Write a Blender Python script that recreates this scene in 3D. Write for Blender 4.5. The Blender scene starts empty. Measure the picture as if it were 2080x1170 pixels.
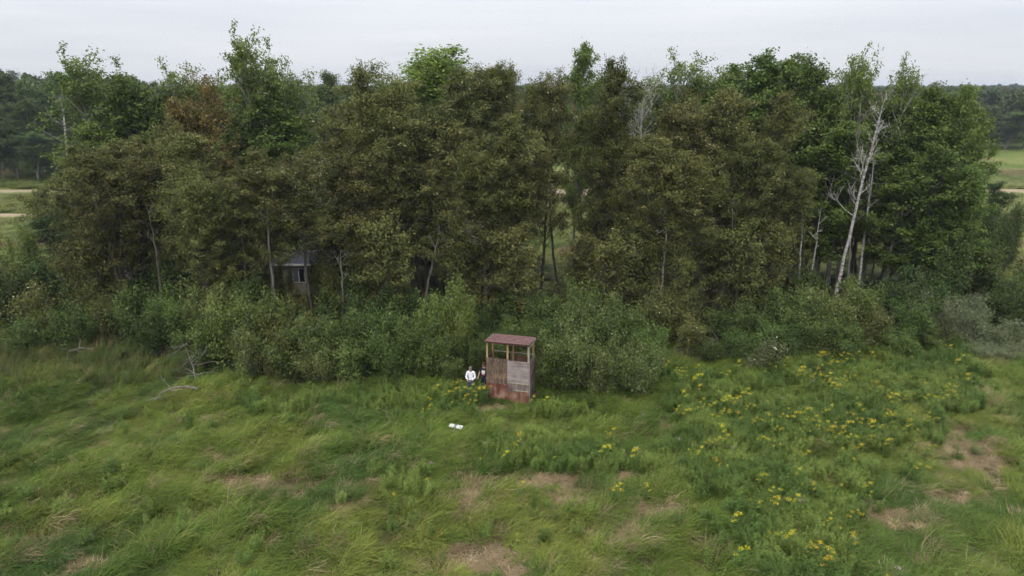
import bpy, math, random
import numpy as np
from mathutils import Vector, Matrix

# ------------------------------------------------------------------ camera, world, sun, exposure
S = bpy.context.scene
COL = S.collection
CAM_H, PITCH, FPX = 15.8, math.radians(16.2), 1405.0
cam_d = bpy.data.cameras.new('camera')
cam = bpy.data.objects.new('camera', cam_d); COL.objects.link(cam)
cam.location = (0, 0, CAM_H)
cam.rotation_euler = (math.radians(90) - PITCH, 0, 0)
cam_d.sensor_width = 36.0
cam_d.lens = FPX / 2080 * 36
cam_d.clip_start, cam_d.clip_end = 0.5, 9000
S.camera = cam

SUN_EL, SUN_AZ = math.radians(52), math.radians(200)      # azimuth measured clockwise from +Y
w = bpy.data.worlds.new('World'); S.world = w; w.use_nodes = True
nt = w.node_tree; nt.nodes.clear()
wo = nt.nodes.new('ShaderNodeOutputWorld')
sky = nt.nodes.new('ShaderNodeTexSky'); sky.sky_type = 'NISHITA'; sky.sun_disc = False
sky.sun_elevation = SUN_EL; sky.sun_rotation = SUN_AZ; sky.altitude = 300; sky.dust_density = 3
bg1 = nt.nodes.new('ShaderNodeBackground'); bg1.inputs[1].default_value = 0.10
nt.links.new(sky.outputs[0], bg1.inputs[0])
# the overcast deck: brighter towards the zenith as under any closed cloud layer, soft flat cloud bands
tc = nt.nodes.new('ShaderNodeTexCoord')
sep = nt.nodes.new('ShaderNodeSeparateXYZ'); nt.links.new(tc.outputs['Generated'], sep.inputs[0])
mx = nt.nodes.new('ShaderNodeMath'); mx.operation = 'MAXIMUM'; mx.inputs[1].default_value = 0.0
nt.links.new(sep.outputs[2], mx.inputs[0])
zen = nt.nodes.new('ShaderNodeMath'); zen.operation = 'MULTIPLY_ADD'
zen.inputs[1].default_value = 1.6; zen.inputs[2].default_value = 0.80
nt.links.new(mx.outputs[0], zen.inputs[0])
mp = nt.nodes.new('ShaderNodeMapping'); mp.inputs['Scale'].default_value = (1.6, 1.6, 16)
mp.inputs['Rotation'].default_value = (0.012, 0.02, 0)
nt.links.new(tc.outputs['Generated'], mp.inputs[0])
nz = nt.nodes.new('ShaderNodeTexNoise'); nz.inputs['Scale'].default_value = 1.3; nz.inputs['Detail'].default_value = 4
nz.inputs['Roughness'].default_value = 0.5
nt.links.new(mp.outputs[0], nz.inputs['Vector'])
rmp = nt.nodes.new('ShaderNodeValToRGB')
rmp.color_ramp.elements[0].position = 0.30; rmp.color_ramp.elements[0].color = (0.84, 0.885, 0.965, 1)
rmp.color_ramp.elements[1].position = 0.66; rmp.color_ramp.elements[1].color = (0.985, 1.005, 1.05, 1)
nt.links.new(nz.outputs['Fac'], rmp.inputs[0])
bg2 = nt.nodes.new('ShaderNodeBackground')
nt.links.new(rmp.outputs[0], bg2.inputs[0]); nt.links.new(zen.outputs[0], bg2.inputs[1])
ms = nt.nodes.new('ShaderNodeMixShader'); ms.inputs[0].default_value = 0.93
nt.links.new(bg1.outputs[0], ms.inputs[1]); nt.links.new(bg2.outputs[0], ms.inputs[2])
nt.links.new(ms.outputs[0], wo.inputs[0])

sl = bpy.data.lights.new('sun', 'SUN'); sl.energy = 1.5; sl.angle = math.radians(20); sl.color = (1, 0.96, 0.9)
so = bpy.data.objects.new('sun', sl); COL.objects.link(so)
sd = Vector((math.sin(SUN_AZ) * math.cos(SUN_EL), math.cos(SUN_AZ) * math.cos(SUN_EL), math.sin(SUN_EL)))
so.rotation_euler = (-sd).to_track_quat('-Z', 'Y').to_euler()
so.location = (0, -20, 60)

vs = S.view_settings
vs.view_transform = 'Standard'; vs.look = 'None'; vs.exposure = 0.0; vs.gamma = 1.0; vs.use_curve_mapping = False
try:
    S.cycles.use_denoising = True
    S.cycles.denoiser = 'OPENIMAGEDENOISE'
    S.cycles.max_bounces = 4; S.cycles.diffuse_bounces = 2; S.cycles.glossy_bounces = 2
    S.cycles.transmission_bounces = 2; S.cycles.use_adaptive_sampling = True; S.cycles.adaptive_threshold = 0.045; S.cycles.denoising_prefilter = 'FAST'; S.cycles.volume_bounces = 0; S.cycles.transparent_max_bounces = 4
    S.cycles.caustics_reflective = False; S.cycles.caustics_refractive = False
    S.render.use_persistent_data = False
except Exception:
    pass

# ------------------------------------------------------------------ photograph -> place
SP, CP = math.sin(PITCH), math.cos(PITCH)
def ray(px, py):
    a = (px - 1040) / FPX; b = (585 - py) / FPX
    return a, CP + b * SP, -SP + b * CP            # x, y(forward), z
def at(px, py, Y):                                  # point on the ray at distance Y
    a, f, u = ray(px, py); k = Y / f
    return a * k, Y, CAM_H + u * k
def gp(px, py, z=0.0):                              # point on the ground
    a, f, u = ray(px, py); k = (z - CAM_H) / u
    return a * k, f * k
def to_px(x, y, z):
    d = y * CP - (z - CAM_H) * SP
    v = y * SP + (z - CAM_H) * CP
    return 1040 + FPX * x / d, 585 - FPX * v / d

# ------------------------------------------------------------------ helpers
def hash2(ix, iy, seed):
    n = (ix.astype(np.int64) * 374761393 + iy.astype(np.int64) * 668265263 + seed * 974711) & 0x7fffffff
    n = ((n ^ (n >> 13)) * 1274126177) & 0x7fffffff
    n = n ^ (n >> 16)
    return (n & 0xffff) / 65535.0
def vnoise(x, y, seed=0):
    x = np.asarray(x, float); y = np.asarray(y, float)
    ix, iy = np.floor(x), np.floor(y); fx, fy = x - ix, y - iy
    fx = fx * fx * (3 - 2 * fx); fy = fy * fy * (3 - 2 * fy)
    a = hash2(ix, iy, seed); b = hash2(ix + 1, iy, seed); c = hash2(ix, iy + 1, seed); d = hash2(ix + 1, iy + 1, seed)
    return (a * (1 - fx) + b * fx) * (1 - fy) + (c * (1 - fx) + d * fx) * fy
def fbm(x, y, sc, seed=0, o=3):
    t = 0; a = 0.5; n = 0
    for k in range(o):
        t = t + a * vnoise(np.asarray(x) / sc + 17.3 * k, np.asarray(y) / sc - 9.1 * k, seed + k); n += a; a *= 0.5; sc *= 0.5
    return t / n
def ss(e0, e1, x):
    t = np.clip((x - e0) / (e1 - e0), 0, 1); return t * t * (3 - 2 * t)

def gh(x, y):                                       # height of the ground
    x = np.asarray(x, float); y = np.asarray(y, float)
    f = 1 - ss(50, 70, y)
    return f * (0.45 * (fbm(x, y, 6.0, 5) - 0.5) + 0.3 * (fbm(x, y, 1.7, 9, 2) - 0.5))
def ghf(x, y): return float(gh(np.array([x]), np.array([y]))[0])

def link(o, parent=None):
    COL.objects.link(o)
    if parent is not None: o.parent = parent
    return o
def mesh_np(name, v, f, mat, attrs=None, smooth=False):
    """v (n,3), f (m,k) with constant k"""
    v = np.ascontiguousarray(v, np.float32); f = np.ascontiguousarray(f, np.int32)
    me = bpy.data.meshes.new(name)
    me.vertices.add(len(v)); me.vertices.foreach_set('co', v.ravel())
    k = f.shape[1]
    me.loops.add(f.size); me.loops.foreach_set('vertex_index', f.ravel())
    me.polygons.add(len(f))
    me.polygons.foreach_set('loop_start', np.arange(0, f.size, k, dtype=np.int32))
    try: me.polygons.foreach_set('loop_total', np.full(len(f), k, np.int32))
    except Exception: pass
    if smooth: me.polygons.foreach_set('use_smooth', np.ones(len(f), bool))
    if mat is not None: me.materials.append(mat)
    if attrs:
        for an, arr in attrs.items():
            at_ = me.attributes.new(an, 'FLOAT', 'POINT'); at_.data.foreach_set('value', np.ascontiguousarray(arr, np.float32))
    me.update(calc_edges=True)
    return me
def ob(name, me, parent=None, loc=None):
    o = bpy.data.objects.new(name, me); link(o, parent)
    if loc is not None: o.location = loc
    return o
def tag(o, label=None, cat=None, group=None, kind=None):
    if label: o['label'] = label
    if cat: o['category'] = cat
    if group: o['group'] = group
    if kind: o['kind'] = kind
    return o
def empty(name, loc=(0, 0, 0), rz=0.0):
    o = bpy.data.objects.new(name, None); link(o); o.location = loc; o.rotation_euler = (0, 0, rz); o.empty_display_size = 0.3
    return o

class MB:                                           # small collector of boxes / tubes -> one mesh
    def __init__(s): s.v = []; s.f = []
    def box(s, x0, x1, y0, y1, z0, z1, M=None):
        b = len(s.v)
        p = [(x0, y0, z0), (x1, y0, z0), (x1, y1, z0), (x0, y1, z0), (x0, y0, z1), (x1, y0, z1), (x1, y1, z1), (x0, y1, z1)]
        if M is not None: p = [tuple(M @ Vector(q)) for q in p]
        s.v += p
        s.f += [tuple(b + i for i in q) for q in ((0, 3, 2, 1), (4, 5, 6, 7), (0, 1, 5, 4), (1, 2, 6, 5), (2, 3, 7, 6), (3, 0, 4, 7))]
        return s
    def hull(s, p8):
        b = len(s.v); s.v += [tuple(q) for q in p8]
        s.f += [tuple(b + i for i in q) for q in ((0, 3, 2, 1), (4, 5, 6, 7), (0, 1, 5, 4), (1, 2, 6, 5), (2, 3, 7, 6), (3, 0, 4, 7))]
        return s
    def tube(s, pts, rad, n=8):
        v, f = tube_np(np.array(pts, float), np.array(rad, float), n)
        b = len(s.v); s.v += [tuple(q) for q in v]; s.f += [tuple(int(b + i) for i in q) for q in f]
        return s
    def ball(s, c, r, n=10, m=7):
        b = len(s.v); rx, ry, rz = r if hasattr(r, '__len__') else (r, r, r)
        for j in range(m + 1):
            th = math.pi * j / m
            for i in range(n):
                ph = 2 * math.pi * i / n
                s.v.append((c[0] + rx * math.sin(th) * math.cos(ph), c[1] + ry * math.sin(th) * math.sin(ph), c[2] + rz * math.cos(th)))
        for j in range(m):
            for i in range(n):
                s.f.append((b + j * n + i, b + (j + 1) * n + i, b + (j + 1) * n + (i + 1) % n, b + j * n + (i + 1) % n))
        return s
    def build(s, name, mat, parent=None, smooth=False, loc=None):
        me = bpy.data.meshes.new(name); me.from_pydata(s.v, [], s.f); me.materials.append(mat); me.update()
        if smooth: me.polygons.foreach_set('use_smooth', np.ones(len(me.polygons), bool))
        return ob(name, me, parent, loc)

def tube_np(P, R, n):
    """tapered tube along polyline P (m,3), radii R (m,)"""
    m = len(P); T = np.gradient(P, axis=0); T /= np.linalg.norm(T, axis=1, keepdims=True) + 1e-9
    ref = np.array([0.0, 0, 1]) if abs(T[0, 2]) < 0.8 else np.array([1.0, 0, 0])
    A = np.cross(T, ref); A /= np.linalg.norm(A, axis=1, keepdims=True) + 1e-9
    B = np.cross(T, A)
    ang = np.arange(n) * 2 * math.pi / n
    V = P[:, None, :] + R[:, None, None] * (np.cos(ang)[None, :, None] * A[:, None, :] + np.sin(ang)[None, :, None] * B[:, None, :])
    V = V.reshape(-1, 3)
    i = np.arange(m - 1)[:, None] * n; j = np.arange(n)[None, :]; j2 = (j + 1) % n
    F = np.stack([i + j, i + j2, i + n + j2, i + n + j], -1).reshape(-1, 4)
    return V, F
class Wood:
    def __init__(s): s.v = []; s.f = []; s.n = 0
    def add(s, P, R, n):
        v, f = tube_np(np.asarray(P, float), np.asarray(R, float), n); s.v.append(v); s.f.append(f + s.n); s.n += len(v)
    def mesh(s, name, mat): return mesh_np(name, np.concatenate(s.v), np.concatenate(s.f), mat, smooth=True)

# ------------------------------------------------------------------ materials
def newmat(name):
    m = bpy.data.materials.new(name); m.use_nodes = True
    n = m.node_tree; n.nodes.clear()
    out = n.nodes.new('ShaderNodeOutputMaterial')
    return m, n, out
def N(n, t, **kw):
    x = n.nodes.new(t)
    for k, v in kw.items(): setattr(x, k, v)
    return x
def ramp(n, stops):
    r = n.nodes.new('ShaderNodeValToRGB'); e = r.color_ramp.elements
    while len(e) < len(stops): e.new(0.5)
    for i, (p, c) in enumerate(stops): e[i].position = p; e[i].color = (*c, 1)
    return r
def mulc(n, a, b):
    x = n.nodes.new('ShaderNodeMix'); x.data_type = 'RGBA'; x.blend_type = 'MULTIPLY'; x.inputs[0].default_value = 1
    n.links.new(a, x.inputs[6]); n.links.new(b, x.inputs[7]); return x.outputs[2]
def leaf_out(n, out, color, transl=0.3, rough=0.6, spec=0.12):
    p = N(n, 'ShaderNodeBsdfPrincipled'); p.inputs['Roughness'].default_value = rough
    p.inputs['Specular IOR Level'].default_value = spec
    t = N(n, 'ShaderNodeBsdfTranslucent'); m = N(n, 'ShaderNodeMixShader'); m.inputs[0].default_value = transl
    n.links.new(color, p.inputs['Base Color']); n.links.new(color, t.inputs['Color'])
    n.links.new(p.outputs[0], m.inputs[1]); n.links.new(t.outputs[0], m.inputs[2]); n.links.new(m.outputs[0], out.inputs[0])
def leaf_mat(name, stops, transl=0.3, lo=0.8, hi=1.2, hue=0.02, rough=0.6, spec=0.12):
    m, n, out = newmat(name)
    a = N(n, 'ShaderNodeAttribute', attribute_name='var')
    r = ramp(n, stops); n.links.new(a.outputs['Fac'], r.inputs[0])
    oi = N(n, 'ShaderNodeObjectInfo')
    hs = N(n, 'ShaderNodeHueSaturation')
    h = N(n, 'ShaderNodeMapRange'); h.inputs[3].default_value = 0.5 - hue; h.inputs[4].default_value = 0.5 + hue
    v = N(n, 'ShaderNodeMapRange'); v.inputs[3].default_value = lo; v.inputs[4].default_value = hi
    ml = N(n, 'ShaderNodeMath', operation='MULTIPLY'); ml.inputs[1].default_value = 7.31
    fr = N(n, 'ShaderNodeMath', operation='FRACT')
    n.links.new(oi.outputs['Random'], ml.inputs[0]); n.links.new(ml.outputs[0], fr.inputs[0])
    n.links.new(oi.outputs['Random'], h.inputs[0]); n.links.new(fr.outputs[0], v.inputs[0])
    n.links.new(h.outputs[0], hs.inputs['Hue']); n.links.new(v.outputs[0], hs.inputs['Value']); n.links.new(r.outputs[0], hs.inputs['Color'])
    leaf_out(n, out, hs.outputs[0], transl, rough, spec)
    return m
def tint_mat(name, transl=0.3, lo=0.6, hi=1.4, rough=0.6, spec=0.12, straw=0.0):   # colour carried by each instance
    m, n, out = newmat(name)
    a = N(n, 'ShaderNodeAttribute', attribute_name='tint'); a.attribute_type = 'INSTANCER'
    v = N(n, 'ShaderNodeAttribute', attribute_name='var')
    mr = N(n, 'ShaderNodeMapRange'); mr.inputs[3].default_value = lo; mr.inputs[4].default_value = hi
    n.links.new(v.outputs['Fac'], mr.inputs[0])
    cc = N(n, 'ShaderNodeCombineColor')
    for k in range(3): n.links.new(mr.outputs[0], cc.inputs[k])
    col_ = mulc(n, a.outputs['Color'], cc.outputs[0])
    if straw:
        gt = N(n, 'ShaderNodeMath', operation='GREATER_THAN'); gt.inputs[1].default_value = 1 - straw; n.links.new(v.outputs['Fac'], gt.inputs[0])
        mx_ = N(n, 'ShaderNodeMix'); mx_.data_type = 'RGBA'; mx_.inputs[7].default_value = (0.27, 0.21, 0.105, 1)
        n.links.new(gt.outputs[0], mx_.inputs[0]); n.links.new(col_, mx_.inputs[6]); col_ = mx_.outputs[2]
    leaf_out(n, out, col_, transl, rough, spec)
    return m
def noise_mat(name, c0, c1, scale=3.0, vec_scale=(1, 1, 1), detail=6, rough=0.85, bump=0.0, spec=0.2, c2=None, metallic=0.0):
    m, n, out = newmat(name)
    t = N(n, 'ShaderNodeTexCoord'); mp_ = N(n, 'ShaderNodeMapping'); mp_.inputs['Scale'].default_value = vec_scale
    n.links.new(t.outputs['Object'], mp_.inputs[0])
    z = N(n, 'ShaderNodeTexNoise'); z.inputs['Scale'].default_value = scale; z.inputs['Detail'].default_value = detail; z.inputs['Roughness'].default_value = 0.6
    n.links.new(mp_.outputs[0], z.inputs['Vector'])
    st = [(0.32, c0), (0.68, c1)] if c2 is None else [(0.3, c0), (0.52, c1), (0.72, c2)]
    r = ramp(n, st); n.links.new(z.outputs['Fac'], r.inputs[0])
    p = N(n, 'ShaderNodeBsdfPrincipled'); p.inputs['Roughness'].default_value = rough; p.inputs['Specular IOR Level'].default_value = spec
    p.inputs['Metallic'].default_value = metallic
    n.links.new(r.outputs[0], p.inputs['Base Color'])
    if bump:
        b = N(n, 'ShaderNodeBump'); b.inputs['Strength'].default_value = bump; b.inputs['Distance'].default_value = 0.02
        n.links.new(z.outputs['Fac'], b.inputs['Height']); n.links.new(b.outputs[0], p.inputs['Normal'])
    n.links.new(p.outputs[0], out.inputs[0])
    return m

M = {}
# leaf ramps: 'var' 0..0.93 ordinary leaves, above that pale leaf undersides turned up by the wind
M['olive'] = leaf_mat('olive_poplar_leaves', [(0.0, (0.054, 0.064, 0.018)), (0.35, (0.090, 0.102, 0.028)), (0.70, (0.138, 0.144, 0.041)), (0.92, (0.22, 0.185, 0.068)), (0.97, (0.50, 0.43, 0.25))], 0.16, 0.85, 1.25, 0.012)
M['rust'] = leaf_mat('rusty_poplar_leaves', [(0.0, (0.065, 0.058, 0.018)), (0.4, (0.120, 0.098, 0.028)), (0.75, (0.185, 0.135, 0.036)), (0.92, (0.25, 0.17, 0.05)), (0.97, (0.40, 0.32, 0.16))], 0.16, 0.9, 1.2, 0.01)
M['green'] = leaf_mat('aspen_leaves', [(0.0, (0.058, 0.090, 0.018)), (0.45, (0.106, 0.162, 0.032)), (0.92, (0.172, 0.230, 0.054)), (0.97, (0.30, 0.36, 0.16))], 0.22, 0.8, 1.15, 0.015)
M['light'] = leaf_mat('light_aspen_leaves', [(0.0, (0.078, 0.108, 0.024)), (0.45, (0.138, 0.186, 0.042)), (0.92, (0.205, 0.25, 0.07)), (0.97, (0.34, 0.40, 0.2))], 0.28, 0.9, 1.15, 0.012)
M['bright'] = leaf_mat('bright_maple_leaves', [(0.0, (0.10, 0.15, 0.025)), (0.5, (0.175, 0.255, 0.045)), (0.97, (0.26, 0.34, 0.07))], 0.32, 0.95, 1.15, 0.01)
M['wood'] = leaf_mat('far_wood_leaves', [(0.0, (0.046, 0.072, 0.020)), (0.5, (0.084, 0.122, 0.033)), (0.97, (0.145, 0.185, 0.058))], 0.2, 0.75, 1.25, 0.02)
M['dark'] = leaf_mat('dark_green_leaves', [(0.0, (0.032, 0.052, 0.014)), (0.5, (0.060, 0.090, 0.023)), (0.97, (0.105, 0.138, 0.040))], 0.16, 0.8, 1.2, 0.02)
M['shrub'] = leaf_mat('shrub_leaves', [(0.0, (0.048, 0.074, 0.018)), (0.45, (0.094, 0.136, 0.032)), (0.90, (0.170, 0.212, 0.058)), (0.97, (0.28, 0.31, 0.14))], 0.2, 0.65, 1.25, 0.02)
M['pale_shrub'] = leaf_mat('pale_shrub_leaves', [(0.0, (0.075, 0.098, 0.028)), (0.45, (0.130, 0.160, 0.046)), (0.90, (0.205, 0.230, 0.08)), (0.97, (0.32, 0.34, 0.18))], 0.3, 0.85, 1.15, 0.015)
M['willow'] = leaf_mat('grey_willow_leaves', [(0.0, (0.10, 0.120, 0.055)), (0.45, (0.175, 0.20, 0.098)), (0.90, (0.27, 0.29, 0.16)), (0.97, (0.42, 0.44, 0.30))], 0.25, 0.85, 1.15, 0.01)
M['white_leaf'] = leaf_mat('whitened_leaves', [(0.0, (0.08, 0.11, 0.04)), (0.90, (0.13, 0.15, 0.06)), (0.94, (0.62, 0.60, 0.45)), (0.97, (0.75, 0.73, 0.6))], 0.25)
M['gold_leaf'] = leaf_mat('goldenrod_leaves', [(0.0, (0.075, 0.125, 0.03)), (0.5, (0.12, 0.19, 0.045)), (0.97, (0.17, 0.25, 0.06))], 0.28, 0.85, 1.2, 0.012)
M['gold'] = leaf_mat('goldenrod_flowers', [(0.0, (0.40, 0.32, 0.02)), (0.5, (0.62, 0.49, 0.03)), (0.97, (0.72, 0.63, 0.08))], 0.2, 0.7, 1.1, 0.018)
M['joepye'] = leaf_mat('joe_pye_flowers', [(0.0, (0.30, 0.18, 0.22)), (0.97, (0.48, 0.34, 0.38))], 0.2)
M['grass'] = tint_mat('grass_blades', 0.28, straw=0.05)
M['forb'] = tint_mat('forb_leaves', 0.28)
M['farleaf'] = tint_mat('far_leaves', 0.2, 0.7, 1.3, 0.6, 0.15)
M['bark'] = noise_mat('poplar_bark', (0.05, 0.043, 0.034), (0.14, 0.122, 0.098), 4, (1, 1, 0.25), bump=0.4)
M['graybark'] = noise_mat('grey_bark', (0.085, 0.078, 0.065), (0.20, 0.185, 0.16), 4, (1, 1, 0.3), bump=0.3)
M['deadwood'] = noise_mat('bleached_deadwood', (0.115, 0.10, 0.085), (0.25, 0.225, 0.19), 6, (1, 1, 0.3))
def birch_mat():
    m, n, out = newmat('birch_bark')
    t = N(n, 'ShaderNodeTexCoord'); mp_ = N(n, 'ShaderNodeMapping'); mp_.inputs['Scale'].default_value = (3, 3, 9)
    n.links.new(t.outputs['Object'], mp_.inputs[0])
    z = N(n, 'ShaderNodeTexNoise'); z.inputs['Scale'].default_value = 1.0; z.inputs['Detail'].default_value = 5; z.inputs['Roughness'].default_value = 0.65
    n.links.new(mp_.outputs[0], z.inputs['Vector'])
    r = ramp(n, [(0.36, (0.07, 0.06, 0.05)), (0.44, (0.26, 0.245, 0.225)), (0.64, (0.50, 0.48, 0.445))]); n.links.new(z.outputs['Fac'], r.inputs[0])
    p = N(n, 'ShaderNodeBsdfPrincipled'); p.inputs['Roughness'].default_value = 0.7; p.inputs['Specular IOR Level'].default_value = 0.2
    n.links.new(r.outputs[0], p.inputs['Base Color']); n.links.new(p.outputs[0], out.inputs[0]); return m
M['birch'] = birch_mat()

# ------------------------------------------------------------------ the ground
def ground_mat():
    m, n, out = newmat('meadow_soil')
    g = N(n, 'ShaderNodeNewGeometry')
    def nz_(sc, det=5):
        z = N(n, 'ShaderNodeTexNoise'); z.inputs['Scale'].default_value = sc; z.inputs['Detail'].default_value = det
        n.links.new(g.outputs['Position'], z.inputs['Vector']); return z.outputs['Fac']
    r1 = ramp(n, [(0.35, (0.075, 0.105, 0.026)), (0.55, (0.13, 0.155, 0.040)), (0.70, (0.20, 0.175, 0.075))]); n.links.new(nz_(0.06), r1.inputs[0])
    r2 = ramp(n, [(0.3, (0.6, 0.6, 0.6)), (0.7, (1.35, 1.35, 1.3))]); n.links.new(nz_(2.2, 8), r2.inputs[0])
    p = N(n, 'ShaderNodeBsdfPrincipled'); p.inputs['Roughness'].default_value = 0.95; p.inputs['Specular IOR Level'].default_value = 0.05
    sx_ = N(n, 'ShaderNodeSeparateXYZ'); n.links.new(g.outputs['Position'], sx_.inputs[0])
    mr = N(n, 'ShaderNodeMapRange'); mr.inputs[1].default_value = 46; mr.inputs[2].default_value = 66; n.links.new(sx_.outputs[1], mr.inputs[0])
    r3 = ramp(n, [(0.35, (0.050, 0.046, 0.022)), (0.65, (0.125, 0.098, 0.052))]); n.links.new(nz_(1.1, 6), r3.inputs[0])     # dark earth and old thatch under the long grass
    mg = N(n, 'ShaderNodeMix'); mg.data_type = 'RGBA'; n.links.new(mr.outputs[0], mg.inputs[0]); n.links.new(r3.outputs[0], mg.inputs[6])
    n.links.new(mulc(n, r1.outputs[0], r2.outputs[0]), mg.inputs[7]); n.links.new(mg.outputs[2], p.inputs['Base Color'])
    b = N(n, 'ShaderNodeBump'); b.inputs['Strength'].default_value = 0.6; b.inputs['Distance'].default_value = 0.1
    n.links.new(nz_(6, 6), b.inputs['Height']); n.links.new(b.outputs[0], p.inputs['Normal'])
    n.links.new(p.outputs[0], out.inputs[0]); return m
M['ground'] = ground_mat()
gx = np.unique(np.concatenate([np.linspace(-3000, -60, 24), np.arange(-60, 60.01, 0.5), np.linspace(60, 3000, 24)]))
gy = np.unique(np.concatenate([np.linspace(-3000, 10, 16), np.arange(10, 72, 0.5), np.linspace(72, 3000, 40)]))
GX, GY = np.meshgrid(gx, gy)
V = np.stack([GX.ravel(), GY.ravel(), gh(GX.ravel(), GY.ravel()) * (1 - ss(50, 70, np.abs(GX.ravel())))], 1)
nx_ = len(gx); i = np.arange(len(gy) - 1)[:, None] * nx_; j = np.arange(nx_ - 1)[None, :]
F = np.stack([i + j, i + j + 1, i + nx_ + j + 1, i + nx_ + j], -1).reshape(-1, 4)
tag(ob('ground', mesh_np('ground', V, F, M['ground'], smooth=True)), kind='structure')

def road(name, pts, width, mat, z):
    pts = np.array(pts, float); d = np.gradient(pts, axis=0); d /= np.linalg.norm(d, axis=1, keepdims=True)
    nrm = np.stack([-d[:, 1], d[:, 0]], 1)
    wob = 0.5 * (fbm(pts[:, 0], pts[:, 1], 5, 3) - 0.5)[:, None]; wob2 = 0.5 * (fbm(pts[:, 0], pts[:, 1], 4, 8) - 0.5)[:, None]
    L = pts + nrm * (width / 2 + wob); R_ = pts - nrm * (width / 2 + wob2)
    v = np.concatenate([np.c_[L, np.full(len(L), z)], np.c_[R_, np.full(len(L), z)]]); k = len(pts)
    f = np.array([(q, k + q, k + q + 1, q + 1) for q in range(k - 1)])
    return tag(ob(name, mesh_np(name, v, f, mat)), kind='structure')
M['sand'] = noise_mat('sandy_gravel', (0.22, 0.165, 0.105), (0.36, 0.285, 0.19), 0.8, bump=0.2)
xs = np.arange(-160, 161, 2.0)
road('gravel_road', np.c_[xs, 108.5 + 0.6 * np.sin(xs * 0.03)], 4.6, M['sand'], 0.03)
xs2 = np.arange(-160, -22, 2.0)
road('farm_track', np.c_[xs2, 87.5 + 0.5 * np.sin(xs2 * 0.05)], 2.6, M['sand'], 0.03)

# ------------------------------------------------------------------ leaves, trees
def leaves(rng, C, size, aspect=0.55, up=0.6, droop=None):
    n = len(C)
    nr = rng.normal(size=(n, 3)); nr /= np.linalg.norm(nr, axis=1, keepdims=True)
    nr[:, 2] = np.abs(nr[:, 2]) + up; nr /= np.linalg.norm(nr, axis=1, keepdims=True)
    u = rng.normal(size=(n, 3))
    if droop is not None: u += np.array(droop)
    u -= nr * (u * nr).sum(1, keepdims=True); u /= np.linalg.norm(u, axis=1, keepdims=True) + 1e-9
    v = np.cross(nr, u)
    s = (size * rng.uniform(0.65, 1.35, n))[:, None]
    V = np.stack([C - u * s * 0.5, C + v * s * aspect * 0.5 - u * s * 0.06, C + u * s * 0.55 - nr * s * 0.12, C - v * s * aspect * 0.5 - u * s * 0.06], 1).reshape(-1, 3)
    F = np.arange(4 * n).reshape(n, 4)
    return V, F

def branch(rng, p0, d, L, k=6, curl=0.35, wind=(0.2, 0, 0), wob=0.06):
    P = [np.array(p0)]; d = np.array(d, float); d /= np.linalg.norm(d)
    for q in range(k - 1):
        d = d + np.array([0, 0, curl / k]) + np.array(wind) / k + rng.normal(size=3) * wob
        d /= np.linalg.norm(d); P.append(P[-1] + d * L / (k - 1))
    return np.array(P)

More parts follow.
